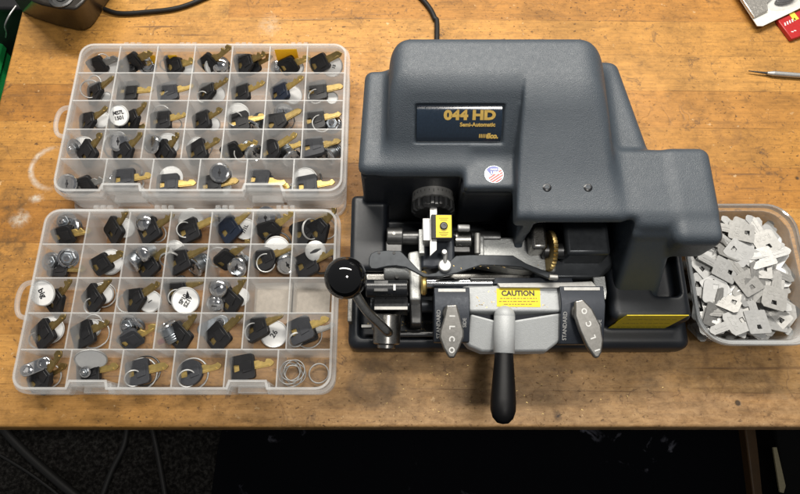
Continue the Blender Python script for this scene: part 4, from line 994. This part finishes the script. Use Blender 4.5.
L(n_,4,3,(128.5,326),z=1.5,kind='nut',rot=(18,-12,0)); L(n_,4,3,(134,329),z=.8,rot=(30,10,0)); K(n_,4,3,'slim','g','b',(130,340),(152,327),zh=1.4,zt=2.0,roll=50)
L(n_,4,4,(169.5,331),z=1.2,kind='cyl',rot=(60,0,-150)); bt = MB().box(-.3,.3,-.2,.2,0,.4).build('lever_stub','bit',None,bev=.05); place(bt,P(162,342,.5),(0,0,30)); tag(bt,'small red plastic chip below the lock cylinder in the near box','plastic chip'); K(n_,4,4,'square','k','d',(180,336.5),(195.5,311.5),zh=1.5,zt=3.4)
L(n_,4,5,(213,325.5),z=1.3,kind='cam',rot=(12,0,25)); K(n_,4,5,'square','k','d',(218,337),(241.5,313),zh=1.5,zt=3.0)
K(n_,4,6,'square','k','d',(257,328),(284.5,312.5),zh=1.6,zt=2.6,roll=-15); T(n_,4,6,(274,334),r=1.2,z=.7,rot=(8,8,0),text='26',tr=60,ts=.7); G(n_,4,6,(252.5,332),r=.8,z=1.9,rot=(10,40,0))
K(n_,4,7,'square','g','b',(300.5,330),(329.5,317),zh=1.7,zt=2.4); G(n_,4,7,(309,335),r=1.2,z=.8,rot=(8,0,0)); G(n_,4,7,(296,339),r=.7,z=1.7,rot=(40,30,0)); K(n_,4,7,'small','k','s',(305,334),(330,325),zh=.7,zt=.9)
L(n_,5,1,(36,366.5),z=2.0,kind='bar',rot=(10,0,24)); K(n_,5,1,'taper','k','d',(43,378),(60.5,351),zh=1.4,zt=3.4); G(n_,5,1,(49,376),r=1.05,z=1.0,rot=(10,10,0)); K(n_,5,1,'small','k','d',(39,381),(53,372),zh=1.1,zt=1.4)
K(n_,5,2,'square','k','b',(89,371.5),(117,365.5),zh=1.1,zt=1.6); T(n_,5,2,(91,359.5),r=1.3,z=2.3,rot=(62,12,8)); L(n_,5,2,(84.5,372),z=1.7,kind='nut',rot=(20,0,0),s=.5)
K(n_,5,3,'square','g','b',(138,372.5),(169,364.5),zh=1.3,zt=1.8); G(n_,5,3,(142,374),r=1.4,z=.9,rot=(4,0,0),thick=.08); G(n_,5,3,(133,378),r=.7,z=1.9,rot=(15,30,0)); G(n_,5,3,(146,371),r=1.35,z=.6,mat='darksteel',thick=.08)
K(n_,5,4,'round','g','b',(191,372.5),(222,364),zh=1.4,zt=1.9); G(n_,5,4,(193,374),r=1.4,z=.9,rot=(6,0,0),thick=.08); G(n_,5,4,(187,378),r=.75,z=2.0,rot=(20,20,0))
K(n_,5,5,'square','k','b',(243,367.5),(275,361),zh=1.3,zt=1.7)
for i in range(5):
    G(n_,5,6,(292.5+3.4*math.cos(i*1.25+.4),373+3.0*math.sin(i*1.25+.4)),r=.92+.03*(i%3),z=.25+.13*i,rot=(4*(i%2),5*((i+1)%2),40*i),thick=.05)
G(n_,5,6,(319,373.5),r=.88,z=.3,thick=.06)
# labels met twice in one compartment: say which is which by place
for lb,os_ in labels_used.items():
    if len(os_) == 2:
        os_.sort(key=lambda o: o.location.x)
        for o,w in zip(os_,('left of two','right of two')): o['label'] = lb+', '+w.split()[0]+'most'

# ------------------------------------------------------------------ tub of blanks
TX0,TX1,TY0,TY1 = 25.9,36.5,-10.7,2.5; TH_ = 5.0
tub = empty('plastic_tub',((TX0+TX1)/2,(TY0+TY1)/2,0)); tag(tub,'clear square plastic tub full of silver key blanks beside the machine','tub')
cx,cy = (TX0+TX1)/2,(TY0+TY1)/2; hw = (TX1-TX0)/2; hd = (TY1-TY0)/2
def rr_(d,r): return rrect(-hw+d,hw-d,-hd+d,hd-d,max(r,.3),10)
rings_ = [(1.75,1.6,.05),(1.45,1.8,.12),(1.25,1.9,.5),(.62,2.3,TH_-.6),(.55,2.35,TH_-.45),(.28,2.5,TH_-.4),(.22,2.55,TH_),(.10,2.6,TH_+.06),(0,2.65,TH_),(0,2.65,TH_-.35)]
vs=[];fs=[]; nr=None
for d,r,z in rings_:
    q = rr_(d,r); nr = len(q); vs += [(*p,z) for p in q]
for k in range(len(rings_)-1):
    for i in range(nr): j=(i+1)%nr; fs.append((k*nr+i,k*nr+j,(k+1)*nr+j,(k+1)*nr+i))
fs.append(tuple(range(nr-1,-1,-1)))
def tubmat():
    m = N('clear_tub'); m.set(Base_Color=(.9,.92,.93,1), Roughness=.08, Specular_IOR_Level=.5)
    tr = m.n('ShaderNodeBsdfTransparent',{'Color':(.95,.96,.96,1)}); gl = m.n('ShaderNodeBsdfGlossy',{'Roughness':.09,'Color':(.95,.95,.95,1)})
    lw = m.n('ShaderNodeLayerWeight',{'Blend':.45}); f = m.math('ADD',m.math('MULTIPLY',(lw,'Fresnel'),.75),.07,True)
    a = m.n('ShaderNodeMixShader',{0:.5}); m.link(gl,0,a,1); m.link(m.b,0,a,2)
    x = m.n('ShaderNodeMixShader',{0:f}); m.link(tr,0,x,1); m.link(a,0,x,2); m.t.links.new(x.outputs[0],m.out.inputs['Surface']); return m.m
tw = MB().add(vs,fs).build('tub_shell',tubmat(),tub,smooth=40); sd = tw.modifiers.new('wall','SOLIDIFY'); sd.thickness=.0008
# blanks
def blank_mesh(kind):
    if kind==0: head = rrect(-1.15,1.15,-1.12,1.12,.14,3)
    elif kind==1: head = rrect(-1.25,1.25,-1.0,1.0,.22,3)
    elif kind==2: head = [(-1.2,-.9),(-.9,-1.15),(.9,-1.15),(1.15,-.75),(1.15,.75),(.9,1.15),(-.9,1.15),(-1.2,.9)]
    else: head = rrect(-1.2,1.2,-1.15,1.15,.45,4)
    m = MB(); c=(-.55,0); hp=[]
    for x,y in head:
        a = math.atan2(y-c[1],x-c[0]); s=.26/max(abs(math.cos(a)),abs(math.sin(a))); hp.append((c[0]+s*math.cos(a),c[1]+s*math.sin(a)))
    m.ringprism(head,hp,-.055,.055)
    L_=2.0
    m.prism([(1.05,-.45),(L_+1-.35,-.45),(L_+1,-.15),(L_+1,.05),(L_+.75,.40),(1.05,.42)],-.053,.053)
    m.box(1.2,L_+.4,-.14,-.02,-.08,.08); m.box(1.2,L_+.5,.18,.26,-.075,.075)
    t = 'ILCO' if kind in (0,2) else '1103'
    M = Matrix.Translation((.45,0,.06))@Matrix.Rotation(R(90),4,'Z')
    if kind!=3: addtext(m,t,.66,M,bold=.02)
    return m
BL=[]
for k in range(4):
    for mt in ('nickel','nickel2','nickel3'):
        o = blank_mesh(k).build('key_blank',mt,None,bev=.02,seg=1); COL.objects.unlink(o); BL.append(o)
rnd = random.Random(11)
def putblank(x,y,z,rot,k=None,label=None):
    o = (BL[k] if k is not None else rnd.choice(BL)).copy(); o.name='key_blank'; o.scale=(.92,)*3; COL.objects.link(o)
    o.location = Vector((x,y,z))*CM; o.rotation_euler = tuple(R(a) for a in rot)
    tag(o, label or 'flat silver key blank among the loose heap in the clear tub','key blank','key blanks heaped in the clear tub'); return o
ix = hw-1.2; iy = hd-1.2
def clampxy(x,y,ang,z):
    """keep head and blade tip inside the sloping tub wall"""
    lim = lambda h: (h-1.95+min(z,4.2)*.27)
    bx = x+3*math.cos(R(ang)); by = y+3*math.sin(R(ang))
    lx, ly = lim(hw), lim(hd)
    for _ in range(3):
        x -= max(0,bx-lx)+min(0,bx+lx); bx = x+3*math.cos(R(ang)); y -= max(0,by-ly)+min(0,by+ly); by = y+3*math.sin(R(ang))
        x = min(max(x,-lx+.7),lx-.7); y = min(max(y,-ly+.7),ly-.7); bx = x+3*math.cos(R(ang)); by = y+3*math.sin(R(ang))
    return x,y
for layer in range(9):
    for i in range(31):
        x = rnd.uniform(-ix,ix); y = rnd.uniform(-iy,iy); ang = rnd.uniform(0,360)
        z = .4+.47*layer+rnd.uniform(0,.3); x,y = clampxy(x,y,ang,z)
        hump = 1-.35*((x/hw)**2+(y/hd)**2)
        putblank(cx+x,cy+y,.35+(z-.3)*(.75+.25*hump),(rnd.gauss(0,7),rnd.gauss(0,6),ang) if rnd.random()<.9 else (rnd.gauss(0,20),rnd.gauss(0,12),ang))
# the blanks lying clear on top, as in the photo: (head px, blade direction in degrees, tilt)
TOP = [((738,253),-42,(10,8),5,'bright silver key blank atop the tub heap, blade towards lower right'),((724,270),150,(8,-6),0,'square silver key blank with black hole low on the left of the tub heap'),((748,283),118,(6,5),1,'plain square key blank right of centre on the tub heap'),((771,258),15,(-10,-8),3,'square key blank with stamped head near the right wall of tub'),
 ((741,232),165,(2,3),4,'square key blank lying highest up the far end of tub'),((757,322),95,(12,6),2,'bright key blank with stamped letters at the near end of tub'),((731,322),200,(10,-4),6,'key blank with slot hole lying near the tub\'s lower left corner'),((774,298),70,(-5,8),7,'stamped key blank leaning on the right wall of tub low down'),((764,236),110,(-14,6),7,'grey key blank tilted under the far right rim of tub')]
for (px,py),ang,(ra,rb_),k,lab in TOP:
    q = P(px,py,4.55); x,y = clampxy(q.x-cx,q.y-cy,ang,4.4); putblank(cx+x,cy+y,4.62,(ra*.6,rb_*.6,ang),k,lab)

# ------------------------------------------------------------------ scriber, packages, device, cables
sa = P(748.5,71,.35); sb = P(767,73.2,.35); sc_ = P(830,78,.35)
pk = MB().cyl(sa,sb,.05,.13,n=14).build('steel_point','darksteel'); hd_ = MB().cyl(sb,sb+(sc_-sb)*.1,.16,.28,n=20).cyl(sb+(sc_-sb)*.1,sc_,.28,n=20,ch=.03).build('handle','nickel')
scr = empty('scriber',(0,0,0)); pk.parent=scr; hd_.parent=scr; tag(scr,'thin silver scriber with dark point lying on the bare bench','scriber')
root = empty('blister_pack',(0,0,.02)); tag(root,'white card blister pack with clear bubble at the upper right bench corner','package')
MB().prism(ccw(poly([(733,-12),(757.5,26),(763,26),(830,-6),(830,-40)],.9)),.75,.87).build('card','cardwhite',root,bev=.03)
MB().prism(ccw(poly([(737,-8),(754,18),(768,11),(767,4),(775,-4),(775,-30)],1.1)),.88,1.15).build('foil_panel','foil',root,bev=.08)
m = MB(); ov = [P(784+16*math.cos(2*math.pi*i/32),-1+7*math.sin(2*math.pi*i/32)-3*math.cos(2*math.pi*i/32),1.4) for i in range(32)]
m.prism(ccw([(v.x,v.y) for v in ov]),.88,1.6).build('bubble','clear',root,bev=.2,seg=3)
m = MB(); ov = [P(786+10*math.cos(2*math.pi*i/32),-1+4*math.sin(2*math.pi*i/32)-2*math.cos(2*math.pi*i/32),1.3) for i in range(32)]
m.prism(ccw([(v.x,v.y) for v in ov]),.9,1.4).build('packed_part','darksteel',root,bev=.1)
root = empty('red_package',(0,0,.02)); tag(root,'red printed package with yellow panel tucked under the white card','package')
MB().prism(ccw(poly([(777,20),(791.5,39.5),(840,23),(826,0)],.5)),.02,.55).build('packet','red',root,bev=.08)
MB().prism(ccw(poly([(787,12),(794,21),(799,19),(792,10)],.57)),.555,.575).build('yellow_panel','yellowpaper',root,smooth=0)
m = MB()
for i in range(5):
    a = P(785+2.4*i,23.5-1.2*i,.575); m.box(a.x-.09,a.x+.06,a.y-.32,a.y+.1,.556,.575)
    a = P(790+2.6*i,33-1.1*i,.575)
    if i in (1,2): m.box(a.x-.16,a.x+.1,a.y-.06,a.y+.06,.556,.575)
m.build('white_print','grip_white',root,smooth=0)
root = empty('bench_device',(0,0,.02)); tag(root,'dark brown black plastic appliance base cut off at the top left','appliance')
lo_ = poly([(8,-8),(22,12),(34,18.5),(57,26),(78,31),(84,31.5),(90,29),(97,21),(104,9),(116,-8),(130,-40),(20,-40)],0); hi = poly([(17,-26),(30,-2),(40,2),(58,6),(72,7),(76,5),(82,0),(88,-8),(94,-20),(104,-42),(30,-50)],6)
lo_ = poly([(8,-8),(22,12),(34,18.5),(57,26),(78,31),(85,31),(91,28),(97,21),(104,9),(116,-8),(130,-40)],0)
rev = ccw(lo_) != lo_
lo3 = [(x,y,0) for x,y in lo_]; hi3 = [(x,y,0) for x,y in hi]
if rev: lo3 = lo3[::-1]; hi3 = hi3[::-1]
mid = [((a[0]*.97+b[0]*.03),(a[1]*.97+b[1]*.03)) for a,b in zip(lo3,hi3)]
m = MB().prism([p[:2] for p in lo3],0,5.6,top=[p[:2] for p in hi3]); m.build('body','devicebrown',root,bev=.35,seg=3)
dc = P(62,-2,5.6); MB().lathe([(1.3,0),(1.3,.12),(1.05,.16),(1.0,.05),(.6,.05),(.55,.2),(0,.22)],Matrix.Translation(dc+Vector((0,0,.01))),36).build('dial','darksteel',root)
cb = smoothline([P(104,9,.35),P(120,13.5,.3),P(148,12,.3),P(178,8,.3),P(205,-2,.3),P(230,-14,.3)],10)
tag(MB().tube(cb,.26,12).build('device_cable','cable'),'black cable curving across the bench from the dark appliance','cable')
# --- beyond and below the bench
gb = empty('green_bin',(0,0,0)); tag(gb,'bright green plastic bin standing left of the bench','bin')
gpos = P(-1,45,-14)
MB().prism(rrect(gpos.x-22,gpos.x+.9,gpos.y-9,gpos.y+34,2.5,6),FZ+.05,-14).build('bin_body','green',gb,bev=.4)
MB().prism(rrect(gpos.x-22.5,gpos.x+1.4,gpos.y-9.5,gpos.y+34.5,2.8,6),-14,-12.6).build('bin_rim','green',gb,bev=.3)
bb = empty('dark_filler_crate',(0,0,0)); tag(bb,'added black crate keeping the gap left of the bench dark','crate')  # added crate: covers lamp-lit floor so this gap stays dark
MB().prism(rrect(-70,-44.6,34,60,2,6),FZ+.05,-6).build('filler_crate_body','bin',bb,bev=.3)
MB().prism(rrect(-70.6,-44.2,33.4,60.6,2,6),-6,-5).build('filler_crate_rim','bin',bb,bev=.3)
tag(MB().prism(rrect(-80,-44.5,2,30,2,6),FZ+.05,FZ+40).build('dark_filler_bag','bin',bev=3,seg=4),'added dark bag keeping the floor left of the bench black','bag')  # added bag, put here only to hold the floor black
cz = FZ+.6
tag(MB().tube(smoothline([P(2,45,-20),P(5,40,-14),P(6.5,33,-8),P(5,26,-6),P(9,16,-5),P(16,6,-5)],8),.1,8).build('white_wire','nickel'),'thin pale wire hanging at the left end of the bench','wire')
def fcable(pts,r,label,mat='cable'): tag(MB().tube(smoothline([P(x,y,FZ+r) for x,y in pts],10),r*.75,12).build('floor_cable',mat),label,'cable')
fcable([(-12,402),(3,428),(22,449),(45,470),(74,494),(110,520)],1.15,'thick black cable running diagonally over the speckled carpet')
fcable([(128,420),(124,445),(112,470),(103,494),(95,520)],.75,'thinner black cable left of the pair on dark carpet')
fcable([(150,420),(157,450),(165,494),(170,520)],.7,'thinner black cable right of the pair, nearest the black mat')
fcable([(0,455),(25,470),(50,488),(70,505)],.4,'faint thin cable under the thick one at far left')
mt_ = MB().prism(ccw(poly([(228,395),(218,450),(208,520),(745,520),(752,395)],FZ)),FZ+.004,FZ+.5); tag(mt_.build('floor_mat','mat',bev=.15),'black vinyl floor mat with pale scuffs under the bench front','mat')
fcable([(246,446),(262,447),(278,455),(291,470),(299,494),(302,512)],.28,'thin dark green cord curling on the black mat','floorgreen')
for o in [o for o in COL.objects if o.name=='floor_cable' and 'green' in o.get('label','')]: o.location.z += .006
bd = MB().prism(ccw(poly([(740,395),(747,445),(757,525),(785,525),(770,395)],FZ+3)),FZ+.05,FZ+3); tag(bd.build('wooden_board','brownboard',bev=.3),'dark brown wooden board lying beside the black floor mat','board')
ca = empty('tool_case',(0,0,0)); tag(ca,'black case with pale scraped trim strip beside the brown board','case')
MB().prism(ccw(poly([(770.5,395),(778,450),(786,525),(860,525),(860,395)],FZ+10)),FZ+.05,FZ+10).build('case_body','caseblack',ca,bev=.6,seg=3)
MB().prism(ccw(poly([(773,447),(777,447),(786,486),(784,493),(780,492)],FZ+10.4)),FZ+9.9,FZ+10.4).build('trim_strip','trim',ca,bev=.1)

# ------------------------------------------------------------------ light, camera, render settings
def area(name, loc, target, sx, sy, power, colr):
    l = bpy.data.lights.new(name,'AREA'); l.shape='RECTANGLE'; l.size=sx; l.size_y=sy; l.energy=power; l.color=colr
    o = bpy.data.objects.new(name,l); COL.objects.link(o); o.location=loc
    o.rotation_euler = (Vector(target)-Vector(loc)).to_track_quat('-Z','Y').to_euler(); return o
area('bench_tube_lamp',(.03,.60,1.0),(.0,.0,.0),1.2,.10,24,(1.0,.95,.87))
area('ceiling_lamp',(.30,-.30,1.55),(0,.0,0),.22,.22,9.0,(1.0,.96,.9))
w = bpy.data.worlds.new('World'); scn.world = w; w.use_nodes = True
w.node_tree.nodes['Background'].inputs['Color'].default_value = (.95,.97,1.0,1); w.node_tree.nodes['Background'].inputs['Strength'].default_value = .165
cam = bpy.data.cameras.new('camera'); co_ = bpy.data.objects.new('camera',cam); COL.objects.link(co_); scn.camera = co_
cam.sensor_fit='HORIZONTAL'; cam.sensor_width=36; cam.lens=36*F/800; cam.clip_start=.02; cam.clip_end=50
co_.location=(0,Y0*CM,HC*CM); co_.rotation_euler=(R(90-70.5),0,0)
scn.render.engine='CYCLES'; scn.cycles.use_denoising=True; scn.cycles.transparent_max_bounces=32; scn.cycles.max_bounces=10
scn.cycles.sample_clamp_indirect=4.0; scn.cycles.caustics_reflective=False; scn.cycles.caustics_refractive=False
vs_=scn.view_settings; vs_.view_transform='Standard'; vs_.look='None'; vs_.exposure=0; vs_.gamma=1
